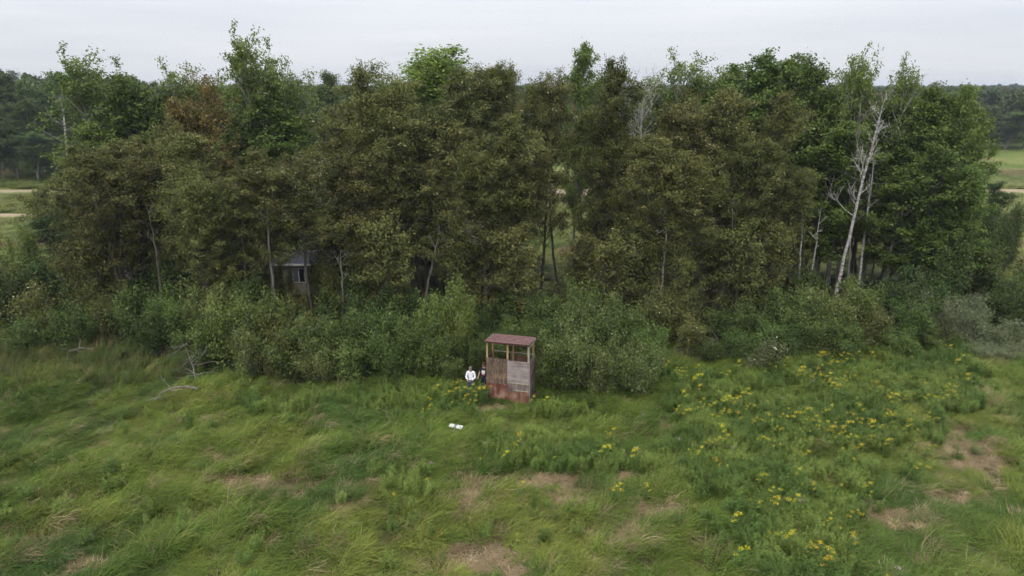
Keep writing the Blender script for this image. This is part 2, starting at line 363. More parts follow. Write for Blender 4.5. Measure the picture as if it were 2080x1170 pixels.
def gen_tree(seed, H, R, base, n1, nl, lsize, lmat, bmat, aspect=0.6, wind=0.25, prof=None, up=0.5, pale=0.02, r0=0.12, sig=0.24, bare=0.0, elev=(25, 65), tops=1, twigs=7, gap=0.2):
    """returns (trunk mesh, crown mesh) of a tree with its foot at the origin"""
    rng = np.random.default_rng(seed)
    W = Wood(); A = []; AR = []
    prof = prof or (lambda t: math.sin(math.pi * min(1, 0.18 + 0.82 * t) ** 0.85) * 0.9 + 0.12)
    lead = branch(rng, (0, 0, 0), (rng.normal() * 0.05, rng.normal() * 0.05, 1), H * 0.97, 14, 0.3, (wind * 0.35, 0, 0), 0.035)
    lead *= H * 0.97 / lead[-1, 2]
    tr = np.linspace(0, 1, 14); W.add(lead, r0 * (1 - tr) ** 0.8 + 0.012, 7)
    def on(P, s):
        q = s * (len(P) - 1); a = int(min(q, len(P) - 2)); return P[a] + (P[a + 1] - P[a]) * (q - a)
    leads = [(lead, 1.0)]
    for k in range(tops - 1):                      # a second or third leader forking off
        s0 = rng.uniform(0.35, 0.6); p0 = on(lead, s0); az = rng.uniform(0, 6.28)
        Lk = H * (0.97 - s0) * rng.uniform(0.8, 1.0)
        P = branch(rng, p0, (math.cos(az) * 0.35, math.sin(az) * 0.35, 1), Lk, 9, 0.5, (wind * 0.4, 0, 0), 0.05)
        W.add(P, np.linspace(r0 * (1 - s0) * 0.7, 0.012, 9), 6); leads.append((P, 0.7))
    g = rng.uniform(0, 6.28)
    for P0, wgt in leads:
        cnt = int(n1 * wgt)
        for q in range(cnt):
            t = (q + rng.uniform(0, 1)) / cnt
            if P0 is lead: s = base + (0.985 - base) * t
            else: s = 0.15 + 0.83 * t
            p0 = on(P0, s); hrel = (p0[2] / H - base) / (1 - base); hrel = min(max(hrel, 0), 1)
            L = R * prof(hrel) * rng.uniform(0.65, 1.2) * (1.0 if P0 is lead else 0.75)
            g += 2.399 + rng.normal() * 0.3
            e = math.radians(elev[0] + (elev[1] - elev[0]) * hrel + rng.normal() * 10)
            P = branch(rng, p0, (math.cos(g) * math.cos(e), math.sin(g) * math.cos(e), math.sin(e)), L, 6, 0.3, (wind, 0, 0), 0.08)
            rb = 0.012 + 0.012 * L
            W.add(P, np.linspace(rb, 0.006, 6), 4)
            if rng.random() < bare: continue
            nt_ = max(3, int(twigs * min(1.2, 0.4 + L / max(R, 0.1))))
            for b in range(nt_):
                s2 = rng.uniform(0.25, 1.0); p2 = on(P, s2)
                d2 = rng.normal(size=3) + np.array([wind * 0.8, 0, 0.25]) + (P[-1] - P[0]) / L * 0.8
                L2 = (0.25 + 0.3 * L * rng.uniform(0.5, 1.0))
                Q = branch(rng, p2, d2, L2, 4, 0.2, (wind, 0, 0), 0.1)
                if b % 2 == 0: W.add(Q, np.linspace(0.010, 0.004, 4), 3)
                if rng.random() < gap: continue
                for s3 in (0.45, 0.75, 1.0):
                    A.append(on(Q, s3)); AR.append(hrel)
            A.append(P[-1]); AR.append(hrel)
    A = np.array(A); AR = np.array(AR)
    idx = rng.integers(0, len(A), nl)
    C = A[idx] + rng.normal(size=(nl, 3)) * sig * 0.74 * np.array([1, 1, 0.75])
    C[:, 2] = np.maximum(C[:, 2], 0.15)
    kz = H / np.percentile(C[:, 2], 99.8); C[:, 2] *= kz                    # the crown's tip is the tree's height
    for q in W.v: q[:, 2] *= kz
    V, F = leaves(rng, C, lsize, aspect, up, (wind * 1.5, 0, -0.4))
    clump = np.repeat(rng.random(len(A) // 3 + 1), 3)[:len(A)] * 0.6
    var = np.clip(clump[idx] + rng.random(nl) * 0.4, 0, 1) * 0.92
    # pale undersides: by spray, chiefly high on the windward side
    spray = (rng.random(len(A)) < 0.10) & (AR > 0.3)
    pr = np.where(spray[idx], pale * 6, pale * 0.10)
    var = np.where(rng.random(nl) < pr, 0.99, var)
    cm = mesh_np('crown', V, F, lmat, {'var': np.repeat(var, 4)})
    return W.mesh('trunk', bmat), cm

def gen_shrub(seed, H, R, nst, nl, lsize, lmat, bmat, aspect=0.5, wind=0.15, sig=0.17, up=0.4, pale=0.02, gap=0.12, spread=0.5, bare=0.05):
    rng = np.random.default_rng(seed); W = Wood(); A = []
    for k in range(nst):
        az = rng.uniform(0, 6.28); rr = R * 0.25 * math.sqrt(rng.random()); p0 = (rr * math.cos(az), rr * math.sin(az), -0.05)
        az += rng.normal() * 0.5; e = spread * rng.uniform(0.2, 1.3)
        L = H * rng.uniform(0.65, 1.05)
        P = branch(rng, p0, (math.cos(az) * e, math.sin(az) * e, 1), L, 7, 0.1, (wind, 0, 0), 0.10)
        W.add(P, np.linspace(0.035, 0.006, 7), 4)
        if rng.random() < bare: continue
        for b in range(11):
            s = rng.uniform(0.12, 1.0); q = s * 6; a = int(min(q, 5)); p2 = P[a] + (P[a + 1] - P[a]) * (q - a)
            az2 = rng.uniform(0, 6.28)
            Q = branch(rng, p2, (math.cos(az2), math.sin(az2), 0.5 + rng.normal() * 0.3), R * rng.uniform(0.25, 0.6) * (1.15 - 0.6 * s), 4, 0.2, (wind, 0, 0), 0.1)
            if b % 2 == 0: W.add(Q, np.linspace(0.012, 0.004, 4), 3)
            if rng.random() < gap: continue
            A += [Q[1], Q[2], Q[3]]
        A.append(P[-1]); A.append(P[-2])
    A = np.array(A); idx = rng.integers(0, len(A), nl)
    C = A[idx] + rng.normal(size=(nl, 3)) * sig; C[:, 2] = np.maximum(C[:, 2], 0.08)
    V, F = leaves(rng, C, lsize, aspect, up, (wind, 0, -0.2))
    cl = rng.random(len(A)) * 0.5
    var = np.clip(cl[idx] + rng.random(nl) * 0.5, 0, 1) * 0.90
    spray = rng.random(len(A)) < 0.2
    var = np.where(rng.random(nl) < np.where(spray[idx], pale * 4, pale * 0.2), 0.99, var)
    return W.mesh('stems', bmat), mesh_np('foliage', V, F, lmat, {'var': np.repeat(var, 4)})

def gen_dead(seed, path, r0, bmat, nb, blen, sub=4, start=0.45, elev=50):
    """bare tree along an explicit local path"""
    rng = np.random.default_rng(seed); W = Wood(); T = Wood()
    P0 = np.array(path, float); k = 16
    tt = np.linspace(0, 1, k); s_ = np.linspace(0, 1, len(P0))
    P = np.stack([np.polyval(np.polyfit(s_, P0[:, c], 2), tt) for c in range(3)], 1); P[0] = P0[0]; P[1:-1] += rng.normal(size=(k - 2, 3)) * 0.02
    T.add(P, r0 * (1 - tt) ** 0.7 + 0.012, 8)
    for q in range(nb):
        s = start + (0.97 - start) * (q + rng.random()) / nb; a = int(min(s * (k - 1), k - 2)); p = P[a] + (P[a + 1] - P[a]) * (s * (k - 1) - a)
        az = rng.uniform(0, 6.28); e = math.radians(elev + rng.normal() * 18)
        L = blen * rng.uniform(0.4, 1.1) * (1.15 - 0.5 * s)
        B = branch(rng, p, (math.cos(az) * math.cos(e), math.sin(az) * math.cos(e), math.sin(e)), L, 7, 0.35, (0.15, 0, 0), 0.13)
        W.add(B, np.linspace(0.042 * (1.3 - s), 0.010, 7), 5)
        for b in range(sub):
            p2 = B[rng.integers(1, 6)]
            Q = branch(rng, p2, (B[-1] - B[0]) / L + rng.normal(size=3) * 0.7 + np.array([0, 0, 0.3]), L * rng.uniform(0.25, 0.6), 5, 0.2, (0.1, 0, 0), 0.14)
            W.add(Q, np.linspace(0.024, 0.008, 5), 3)
            for b2 in range(2):
                Q2 = branch(rng, Q[rng.integers(1, 5)], (Q[-1] - Q[0]) / L + rng.normal(size=3) * 0.7, L * 0.22, 4, 0.2, (0.1, 0, 0), 0.14)
                W.add(Q2, np.linspace(0.012, 0.005, 4), 3)
    return T.mesh('trunk', bmat), W.mesh('branches', bmat)

# prototype meshes (several of each kind, shared by the copies)
H0 = 14.0
dome = lambda t: (0.60 + 0.55 * math.sin(math.pi * min(1, t * 1.0 + 0.10))) * (1 if t < 0.8 else (1 - (t - 0.8) * 1.5))
narrow = lambda t: 0.45 + 0.65 * math.sin(math.pi * (0.1 + 0.75 * t))
PROTO = {'olive': [], 'rust': [], 'green': [], 'sparse': [], 'bright': [], 'dark': []}
for k in range(6):
    PROTO['olive'].append(gen_tree(100 + k, H0, 3.0, (0.27, 0.22, 0.31, 0.25, 0.32, 0.23)[k], 50, 44000, 0.112, M['olive'], M['bark'], 0.62, 0.32, dome, 0.35, (0.035, 0.004, 0.010, 0.005, 0.045, 0.005)[k], 0.13, 0.22, tops=(2, 1, 2, 3, 2, 1)[k], bare=0.10, elev=(38, 72), gap=0.32))
for k in range(2):    # poplars with long bare trunks
    PROTO['olive'].append(gen_tree(120 + k, H0, 3.0, 0.50, 36, 25000, 0.112, M['olive'], M['bark'], 0.62, 0.32, dome, 0.35, (0.05, 0.03)[k], 0.13, 0.22, tops=2, bare=0.05))
YOUNG = [gen_tree(140 + k, 7.5, 2.0, 0.18, 30, 9000, 0.125, M['olive'], M['bark'], 0.62, 0.3, dome, 0.35, 0.006, 0.07, 0.22, tops=2, bare=0.1, elev=(35, 70), gap=0.2) for k in range(3)]
PROTO['rust'].append(gen_tree(131, H0, 2.6, 0.32, 34, 15000, 0.125, M['rust'], M['bark'], 0.6, 0.3, dome, 0.35, 0.02, 0.12, 0.22, tops=2))
for k in range(4):
    PROTO['green'].append(gen_tree(200 + k, H0, 2.8, (0.24, 0.30, 0.20, 0.26)[k], 44, 28000, 0.138, M['green'], M['graybark'], 0.8, 0.22, dome, 0.4, 0.012, 0.12, 0.24, tops=(1, 2, 2, 1)[k], elev=(30, 70)))
for k in range(2):
    PROTO['sparse'].append(gen_tree(250 + k, H0, 2.5, 0.30, 40, 19000, 0.135, M['light'], M['birch'], 0.8, 0.18, narrow, 0.4, 0.02, 0.14, 0.22, tops=3, gap=0.2, bare=0.08))
for k in range(2):
    PROTO['bright'].append(gen_tree(270 + k, H0, 2.4, 0.32, 34, 22000, 0.13, M['bright'], M['graybark'], 0.7, 0.1, dome, 0.5, 0.0, 0.14, 0.26, tops=2))
for k in range(4):
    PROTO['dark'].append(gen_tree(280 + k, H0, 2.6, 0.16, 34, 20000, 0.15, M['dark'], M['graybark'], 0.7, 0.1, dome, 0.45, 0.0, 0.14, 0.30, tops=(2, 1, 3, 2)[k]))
PROTO['wood'] = []
for t_, c_ in PROTO['dark']:
    c2 = c_.copy(); c2.materials.clear(); c2.materials.append(M['wood']); PROTO['wood'].append((t_, c2))
SHR = {}
SHR['shrub'] = [gen_shrub(300 + k, 3.0, 1.7, 13, 9000, 0.108, M['shrub'], M['bark'], 0.6, pale=(0.02, 0.01, 0.04)[k]) for k in range(3)]
SHR['pale_shrub'] = [gen_shrub(320 + k, 3.0, 1.6, 13, 8500, 0.108, M['pale_shrub'], M['graybark'], 0.55, pale=0.03, gap=0.18) for k in range(2)]
SHR['olive_shrub'] = [gen_shrub(340 + k, 3.0, 1.6, 12, 8500, 0.108, M['olive'], M['bark'], 0.5, pale=0.01, gap=0.15) for k in range(2)]
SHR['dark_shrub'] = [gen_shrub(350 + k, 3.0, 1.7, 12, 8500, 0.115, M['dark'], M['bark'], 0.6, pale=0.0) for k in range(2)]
SHR['bright_shrub'] = [gen_shrub(370, 3.0, 1.7, 14, 9000, 0.115, M['light'], M['bark'], 0.65, pale=0.01)]
SHR['willow'] = [gen_shrub(360 + k, 2.6, 1.9, 14, 9000, 0.125, M['willow'], M['graybark'], 0.28, wind=0.3, pale=0.03, spread=0.8) for k in range(2)]

rng = np.random.default_rng(7)
TREES = []        # records to label afterwards
def put(meshes, part_names, name, x, y, sx, sz, rz, kind, desc, group, cat, tilt=0.0):
    z = ghf(x, y) - 0.05
    e = empty(name, (x, y, z), 0)
    e.rotation_euler = (0, tilt, rz)
    e.scale = (sx, sx, sz)
    for me, pn in zip(meshes, part_names): ob(pn, me, e)
    TREES.append((e, x, y, kind, desc, group, cat))
    return e
def tree(kind, px, py, hw, Y, var=None, name=None, desc=None, group=None, rz=None, tilt=0.0):
    """a tree whose top shows at (px,py) and whose crown is hw photograph pixels to each side, standing Y metres out"""
    x, _, z = at(px, py, Y)
    z *= 1.03
    pr = PROTO[kind]; mt = pr[(int(rng.integers(len(pr))) if var is None else var) % len(pr)]
    R0 = {'olive': 1.83, 'rust': 1.9, 'green': 1.75, 'sparse': 1.8, 'bright': 1.5, 'dark': 2.3, 'wood': 2.3}[kind]
    Rw = hw / FPX * math.hypot(Y, CAM_H - z * 0.6)
    rz = float(rng.uniform(-0.9, 0.9)) if rz is None else rz        # wind keeps its side: only a modest turn
    nm = {'olive': 'poplar_tree', 'rust': 'poplar_tree', 'green': 'aspen_tree', 'sparse': 'aspen_tree', 'bright': 'maple_tree', 'dark': 'broadleaf_tree', 'wood': 'broadleaf_tree'}[kind]
    top = (pr.index(mt), kind)
    off = z / H0 * 0.35
    return put(mt, ('trunk', 'crown'), name or nm, x - off, Y, Rw / R0, z / H0, rz, kind, desc, group, 'tree', tilt)
def shrub(kind, px, py_top, hw, Y, var=None, desc=None, group=None):
    x, _, z = at(px, py_top, Y); z = max(z, 0.8) * 1.12
    pr = SHR[kind]; mt = pr[int(rng.integers(len(pr))) if var is None else var % len(pr)]
    Rw = hw / FPX * math.hypot(Y, CAM_H - 1.5)
    R0 = 2.1 if kind == 'willow' else 1.8; h0 = 2.7 if kind == 'willow' else 3.15
    return put(mt, ('stems', 'foliage'), 'willow_shrub' if kind == 'willow' else 'shrub', x, Y, Rw / R0, z / h0, float(rng.uniform(-3.1, 3.1)), kind, desc, group, 'shrub')

G_OL = 'olive-brown poplars along the front of the belt'
G_GR = 'green aspens at the back of the belt'
G_SH = 'shrubs along the edge of the meadow'
D_OL = 'olive-brown windblown poplar'
# front of the belt: top pixel, half width, distance
for (px, py, hw, Y, v) in [
    (122, 305, 55, 45, 1), (205, 318, 60, 44, 3), (255, 300, 62, 46, 0), (305, 240, 58, 47.5, 2), (350, 285, 60, 44.5, 5), (462, 318, 62, 44, 1),
    (415, 345, 52, 42.5, 3), (545, 395, 40, 44, 6),
    (618, 318, 62, 44.5, 6), (668, 225, 66, 47.5, 2), (722, 285, 66, 44.5, 4), (770, 148, 62, 49, 3), (800, 235, 66, 45.5, 0), (862, 200, 66, 47, 4),
    (905, 265, 62, 44, 2), (952, 150, 62, 48.5, 0), (1002, 150, 46, 49.5, 5), (985, 250, 60, 45.5, 1), (1050, 280, 50, 46.5, 3), (1068, 140, 46, 50, 2), (1118, 158, 44, 50.5, 0),
    (1232, 142, 52, 48.5, 1), (1240, 240, 44, 46.5, 2), (1290, 285, 60, 46, 5), (1372, 225, 56, 47, 0), (1345, 300, 58, 44.5, 3), (1440, 205, 58, 47.5, 4),
    (1420, 330, 56, 43.5, 2), (1488, 195, 56, 47.5, 0), (1545, 205, 52, 48, 1), (1520, 300, 56, 45, 5), (1600, 330, 44, 46.5, 3),
]:
    tree('olive', px, py, hw, Y, v, desc=D_OL, group=G_OL)
for (px, py, hw, Y, v) in [(150, 455, 50, 43, 1), (440, 480, 36, 43.8, 2), (668, 440, 40, 46.5, 0), (735, 450, 48, 44.5, 1), (790, 430, 50, 43.2, 2), (930, 450, 44, 43.8, 0), (1000, 430, 48, 43.5, 1), (1060, 455, 50, 43, 2),
                        (1175, 480, 48, 43.4, 1), (1240, 470, 50, 42.6, 2), (1300, 460, 46, 43.2, 0), (1395, 490, 36, 42.6, 1), (1450, 470, 40, 45.5, 2), (1640, 450, 40, 50.5, 1), (1520, 450, 46, 43.5, 2), (1575, 450, 40, 44, 0)]:
    x_, _, z_ = at(px, py, Y); Rw = hw / FPX * math.hypot(Y, CAM_H - z_ * 0.6)
    put(YOUNG[v], ('trunk', 'crown'), 'poplar_tree', x_ - 0.2, Y, Rw / 1.35, z_ / 7.4, float(rng.uniform(-0.9, 0.9)), 'young', 'low olive-brown young poplar', G_OL, 'tree')
tree('rust', 398, 160, 58, 48.5, 0, desc='rusty orange-topped poplar', group=G_OL)
tree('rust', 1740, 330, 30, 52, 0, desc='rusty brown young poplar', group=G_OL)
# behind: green aspens
for (kind, px, py, hw, Y, v, d) in [
    ('sparse', 205, 122, 62, 56, 0, 'bright green aspen with a loose tall top'), ('green', 250, 168, 62, 57, 1, 'green aspen with a rounded top'),
    ('green', 180, 260, 52, 53, 2, 'low green aspen with drooping sides'), ('sparse', 362, 145, 50, 58, 1, 'thin-topped green aspen'),
    ('sparse', 528, 80, 50, 55, 0, 'tallest aspen, pale trunk and open green top'), ('sparse', 572, 130, 42, 56, 1, 'pale green aspen with a leaning top'),
    ('green', 500, 205, 70, 54, 1, 'green aspen with a broad lower crown'), ('green', 590, 240, 58, 55.5, 0, 'green aspen with a broad lower crown'), ('green', 455, 215, 52, 58, 2, 'green aspen with a rounded top'),
    ('bright', 828, 130, 72, 66, 0, 'bright yellow-green maple'), ('bright', 918, 115, 78, 66, 1, 'bright yellow-green maple'),
    ('green', 1186, 106, 34, 60, 0, 'green aspen with a small round top'), ('green', 960, 180, 60, 63, 3, 'green aspen hidden behind the poplars'),
    ('sparse', 1388, 122, 52, 62, 1, 'pale green aspen with a thin open top'), ('sparse', 1335, 162, 44, 64, 0, 'pale green aspen with a thin open top'),
    ('rust', 1405, 190, 40, 58, 0, 'rusty orange-topped poplar'), ('green', 1440, 180, 55, 60, 1, 'green aspen with a rounded top'),
    ('green', 1510, 118, 66, 59, 3, 'green aspen with a full domed top'), ('green', 1582, 138, 52, 58, 0, 'green aspen with a pointed top'),
    ('green', 1640, 134, 54, 57, 1, 'green aspen with a feathery top'), ('green', 1690, 155, 50, 55, 2, 'green aspen with a feathery top'),
    ('sparse', 1752, 122, 40, 54, 0, 'green aspen with a separate tufted top'), ('sparse', 1826, 136, 36, 53.5, 1, 'green aspen with a separate tufted top'),
    ('green', 1785, 215, 60, 55, 0, 'green aspen with a rounded top'), ('green', 1860, 185, 58, 54, 3, 'green aspen with a full domed top'),
    ('green', 1925, 190, 46, 53, 1, 'green aspen with a full domed top'), ('green', 1985, 245, 34, 52, 2, 'low green aspen with drooping sides'),
    ('green', 1615, 215, 62, 53.5, 2, 'green aspen with a broad lower crown'), ('green', 1700, 260, 58, 51.5, 0, 'green aspen with a broad lower crown'),
    ('green', 1890, 300, 62, 50, 1, 'green aspen with a broad lower crown'), ('green', 1950, 350, 44, 48.5, 3, 'low green aspen with drooping sides'), ('green', 1835, 340, 52, 50, 0, 'low green aspen with drooping sides'),
    ('dark', 2066, 378, 34, 62, 1, 'dark green low tree'),
    ('green', 1545, 130, 50, 61, 2, 'green aspen with a rounded top'), ('green', 1475, 150, 48, 62, 0, 'green aspen with a rounded top'), ('green', 1720, 175, 50, 57, 3, 'green aspen with a rounded top'), ('green', 1610, 160, 50, 60, 1, 'green aspen with a rounded top'), ('green', 1880, 190, 50, 56, 2, 'green aspen with a rounded top'),
    ('green', 300, 200, 50, 56, 3, 'green aspen with a rounded top'), ('green', 430, 185, 48, 60, 1, 'green aspen with a rounded top'),
]:
    tree(kind, px, py, hw, Y, v, desc=d, group=G_GR)

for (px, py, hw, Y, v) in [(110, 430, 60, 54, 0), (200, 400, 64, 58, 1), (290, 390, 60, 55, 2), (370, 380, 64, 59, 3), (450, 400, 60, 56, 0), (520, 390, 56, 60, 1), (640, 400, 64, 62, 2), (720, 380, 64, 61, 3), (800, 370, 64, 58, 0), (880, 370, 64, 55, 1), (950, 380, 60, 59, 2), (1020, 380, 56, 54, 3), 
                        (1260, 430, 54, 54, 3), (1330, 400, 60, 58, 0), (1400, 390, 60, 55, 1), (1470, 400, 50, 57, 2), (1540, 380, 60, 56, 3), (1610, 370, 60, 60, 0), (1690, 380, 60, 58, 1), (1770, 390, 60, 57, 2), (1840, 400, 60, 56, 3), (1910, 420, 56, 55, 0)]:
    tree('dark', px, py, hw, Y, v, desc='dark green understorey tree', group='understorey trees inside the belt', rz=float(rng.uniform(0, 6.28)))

# shrubs: the wall of bushes along the meadow
SHL = [
    # far left
    ('dark_shrub', 20, 560, 70, 44), ('shrub', 60, 520, 60, 47), ('olive_shrub', 70, 590, 70, 42), ('shrub', -20, 520, 60, 46), ('shrub', 40, 460, 34, 50), ('dark_shrub', 120, 545, 70, 45), ('olive_shrub', 190, 575, 62, 42.5),
    ('shrub', 140, 625, 60, 40.5), ('shrub', 60, 645, 55, 40), ('olive_shrub', 215, 615, 50, 40.8), ('shrub', 270, 580, 60, 41), ('dark_shrub', 310, 640, 50, 39.2),
    ('dark_shrub', 250, 520, 60, 46), ('dark_shrub', 350, 540, 60, 45), ('dark_shrub', 450, 530, 60, 46),
    # left of the stand
    ('shrub', 350, 590, 60, 40), ('pale_shrub', 405, 565, 64, 40), ('shrub', 455, 600, 66, 37.6), ('shrub', 400, 655, 56, 37.3), ('shrub', 520, 590, 70, 37.2), ('pale_shrub', 500, 650, 56, 36.2), ('olive_shrub', 570, 620, 60, 37.5),
    ('shrub', 600, 655, 66, 35.8), ('olive_shrub', 560, 680, 50, 35.4), ('shrub', 660, 640, 62, 36.5), ('pale_shrub', 650, 690, 52, 35.2), ('dark_shrub', 720, 650, 62, 36.8), ('shrub', 700, 690, 60, 35.3), ('shrub', 770, 630, 66, 36.5), ('shrub', 790, 670, 60, 35.6),
    ('shrub', 850, 640, 56, 36.5), ('bright_shrub', 905, 580, 54, 38.2), ('bright_shrub', 930, 615, 40, 37.4), ('shrub', 890, 680, 50, 36.2), ('dark_shrub', 940, 690, 40, 37.2), ('dark_shrub', 965, 700, 34, 35.9), ('shrub', 915, 725, 34, 35.1), ('shrub', 985, 690, 30, 36.6), ('pale_shrub', 822, 775, 34, 34.6),
    ('dark_shrub', 620, 625, 60, 40.5), ('dark_shrub', 760, 600, 56, 41), ('dark_shrub', 840, 600, 50, 41.5), ('dark_shrub', 500, 570, 50, 41.5), ('olive_shrub', 690, 500, 46, 45.5), ('olive_shrub', 745, 520, 50, 44), ('olive_shrub', 665, 535, 34, 45), ('olive_shrub', 568, 535, 24, 45), ('olive_shrub', 590, 545, 16, 46), ('dark_shrub', 640, 530, 20, 47.5), ('olive_shrub', 605, 592, 34, 44), ('olive_shrub', 632, 570, 20, 45.5), ('olive_shrub', 648, 545, 22, 46), ('dark_shrub', 720, 555, 50, 43), ('dark_shrub', 700, 585, 60, 42),
    # behind the stand
    ('dark_shrub', 1000, 610, 56, 42), ('dark_shrub', 1060, 600, 60, 42.5), ('shrub', 1010, 670, 46, 38.5), ('shrub', 1110, 600, 60, 41), ('shrub', 1050, 650, 50, 39.5), ('dark_shrub', 960, 640, 46, 40.5),
    # right of the stand
    ('pale_shrub', 1215, 592, 64, 38), ('pale_shrub', 1180, 650, 66, 34.6), ('shrub', 1230, 640, 62, 35.6), ('pale_shrub', 1225, 690, 56, 33.7), ('shrub', 1140, 690, 50, 34.3), ('pale_shrub', 1118, 705, 36, 34.6), ('dark_shrub', 1105, 660, 40, 36.2), ('shrub', 1270, 625, 50, 38.2),
    ('pale_shrub', 1300, 695, 60, 34.0), ('shrub', 1315, 660, 48, 37), ('shrub', 1190, 570, 48, 41), ('olive_shrub', 1330, 600, 64, 40.5), ('olive_shrub', 1390, 590, 60, 41.5), ('olive_shrub', 1400, 650, 50, 39.2),
    ('dark_shrub', 1450, 640, 60, 41), ('dark_shrub', 1440, 690, 46, 38.4), ('shrub', 1505, 620, 56, 40.2), ('dark_shrub', 1560, 600, 58, 42), ('shrub', 1560, 650, 52, 39.2), ('shrub', 1500, 670, 44, 38.3), ('shrub', 1625, 595, 58, 41), ('dark_shrub', 1600, 670, 48, 38.8),
    ('pale_shrub', 1690, 572, 60, 41.2), ('shrub', 1740, 575, 50, 41.8), ('shrub', 1660, 640, 60, 39), ('shrub', 1720, 660, 50, 38.6), ('olive_shrub', 1780, 630, 48, 40), ('shrub', 1820, 670, 44, 39.4), ('dark_shrub', 1650, 560, 60, 45), ('dark_shrub', 1540, 560, 60, 46),
    ('dark_shrub', 1820, 580, 64, 43.5), ('dark_shrub', 1880, 560, 64, 44), ('shrub', 1850, 610, 54, 41.5), ('willow', 1905, 590, 66, 42), ('dark_shrub', 1940, 500, 60, 47), ('shrub', 1980, 450, 56, 50), ('shrub', 2030, 500, 60, 48), ('shrub', 2070, 560, 56, 45.5),
    ('willow', 1975, 600, 62, 41.5), ('willow', 2030, 640, 60, 40.5), ('willow', 2075, 690, 50, 39), ('dark_shrub', 2060, 600, 56, 43), ('shrub', 1900, 660, 50, 40.8), ('willow', 2000, 690, 46, 39.4),
    ('shrub', 1560, 775, 26, 36.5), ('shrub', 1655, 760, 22, 36.2), ('dark_shrub', 2065, 425, 36, 60), ('dark_shrub', 2010, 430, 40, 58),
]
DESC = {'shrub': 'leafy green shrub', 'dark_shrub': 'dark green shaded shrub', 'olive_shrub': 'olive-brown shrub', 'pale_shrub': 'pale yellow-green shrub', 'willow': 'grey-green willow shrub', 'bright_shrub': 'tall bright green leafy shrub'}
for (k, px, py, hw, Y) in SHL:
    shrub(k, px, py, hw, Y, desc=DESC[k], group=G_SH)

# ------------------------------------------------------------------ bare and white trees
def dead_tree(name, desc, pxpath, Y, r0, mat, nb, blen, seed, sub=4, start=0.45, elev=50, cat='tree', group=None, leafy=None):
    p0 = at(pxpath[0][0], pxpath[0][1], Y); x0 = p0[0]
    loc = []
    for q in pxpath:
        a = at(q[0], q[1], Y + (q[2] if len(q) > 2 else 0)); loc.append((a[0] - x0, a[1] - Y, a[2]))
    if loc[0][2] > 0.05:                                # carry the trunk down to the ground
        d = np.array(loc[0]) - np.array(loc[1]); d = d / abs(d[2] + 1e-6); loc.insert(0, tuple(np.array(loc[0]) + d * loc[0][2]))
    T, B = gen_dead(seed, loc, r0, mat, nb, blen, sub, start, elev)
    e = empty(name, (x0, Y, ghf(x0, Y) - 0.05))
    ob('trunk', T, e); ob('branches', B, e)
    tag(e, desc, cat, group)
    return e
dead_tree('birch_tree', 'tall leaning dead white birch with bare forked top', [(1700, 585), (1713, 520), (1735, 440), (1757, 360), (1772, 295), (1783, 250), (1800, 190)], 47, 0.12, M['birch'], 18, 2.9, 11, 5, 0.42, 45)
dead_tree('birch_tree', 'thin grey dead birch just left of the leaning white birch', [(1722, 570), (1728, 470), (1737, 360), (1744, 290), (1747, 225)], 49, 0.085, M['graybark'], 12, 1.6, 12, 3, 0.4, 40)
dead_tree('birch_tree', 'slim birch stem rising close beside the leaning white birch', [(1745, 560), (1752, 480), (1768, 400), (1778, 330), (1782, 250)], 50, 0.09, M['birch'], 8, 1.4, 13, 3, 0.5, 45)
dead_tree('birch_tree', 'leafless white birch with many upright limbs in the gap right of centre', [(1300, 420), (1301, 330), (1302, 280), (1304, 240), (1307, 190)], 60, 0.12, M['birch'], 20, 4.2, 14, 4, 0.55, 62)
dead_tree('birch_tree', 'second leafless white birch in the gap, thinner and further left', [(1284, 420), (1283, 330), (1283, 280), (1276, 225), (1268, 175)], 61, 0.09, M['birch'], 14, 3.4, 15, 4, 0.5, 62)
dead_tree('birch_tree', 'white birch trunk half hidden left of the dark right-hand aspens', [(1622, 575), (1627, 500), (1632, 430), (1636, 370)], 48.5, 0.09, M['birch'], 4, 1.0, 16, 3, 0.5)
dead_tree('birch_tree', 'thin white stem leaning right beside the half hidden birch trunk', [(1648, 560), (1658, 490), (1668, 420)], 48, 0.065, M['birch'], 6, 1.0, 17, 3, 0.5)
dead_tree('birch_tree', 'pale birch stem showing among the olive poplars right of centre', [(1345, 560), (1350, 520), (1352, 480), (1353, 450)], 43.4, 0.07, M['birch'], 3, 1.0, 18, 3, 0.5)
dead_tree('birch_tree', 'pale birch stem showing below the pink bale in the centre gap', [(1213, 500), (1214, 470), (1213, 430), (1208, 390), (1212, 320)], 52, 0.08, M['birch'], 8, 1.6, 19, 3, 0.4)
dead_tree('birch_tree', 'far bare white birch in front of the left-hand woods', [(135, 300), (132, 262), (128, 225), (124, 200)], 118, 0.22, M['birch'], 10, 3.5, 20, 3, 0.4)
dead_tree('aspen_tree', 'pale aspen trunk of the tallest tree, bare limbs low down', [(553, 560), (545, 480), (540, 400), (538, 320), (537, 230), (540, 170)], 53.5, 0.14, M['birch'], 14, 1.8, 21, 3, 0.35, 35)
dead_tree('dead_poplar', 'bare grey forked poplar trunk left of the mobile home', [(558, 610), (553, 540), (545, 490), (541, 455), (545, 440)], 43.0, 0.11, M['graybark'], 8, 1.5, 22, 3, 0.6, 45)
dead_tree('dead_poplar', 'straight grey poplar trunk, second left of the mobile home', [(503, 620), (499, 560), (494, 500), (489, 440), (488, 380)], 43.2, 0.10, M['graybark'], 8, 1.4, 23, 3, 0.5, 45)
dead_tree('dead_poplar', 'dark poplar trunk leaning left under the olive crowns', [(330, 640), (326, 560), (318, 500), (305, 470), (298, 420)], 43.0, 0.10, M['bark'], 8, 1.4, 24, 3, 0.5, 45)
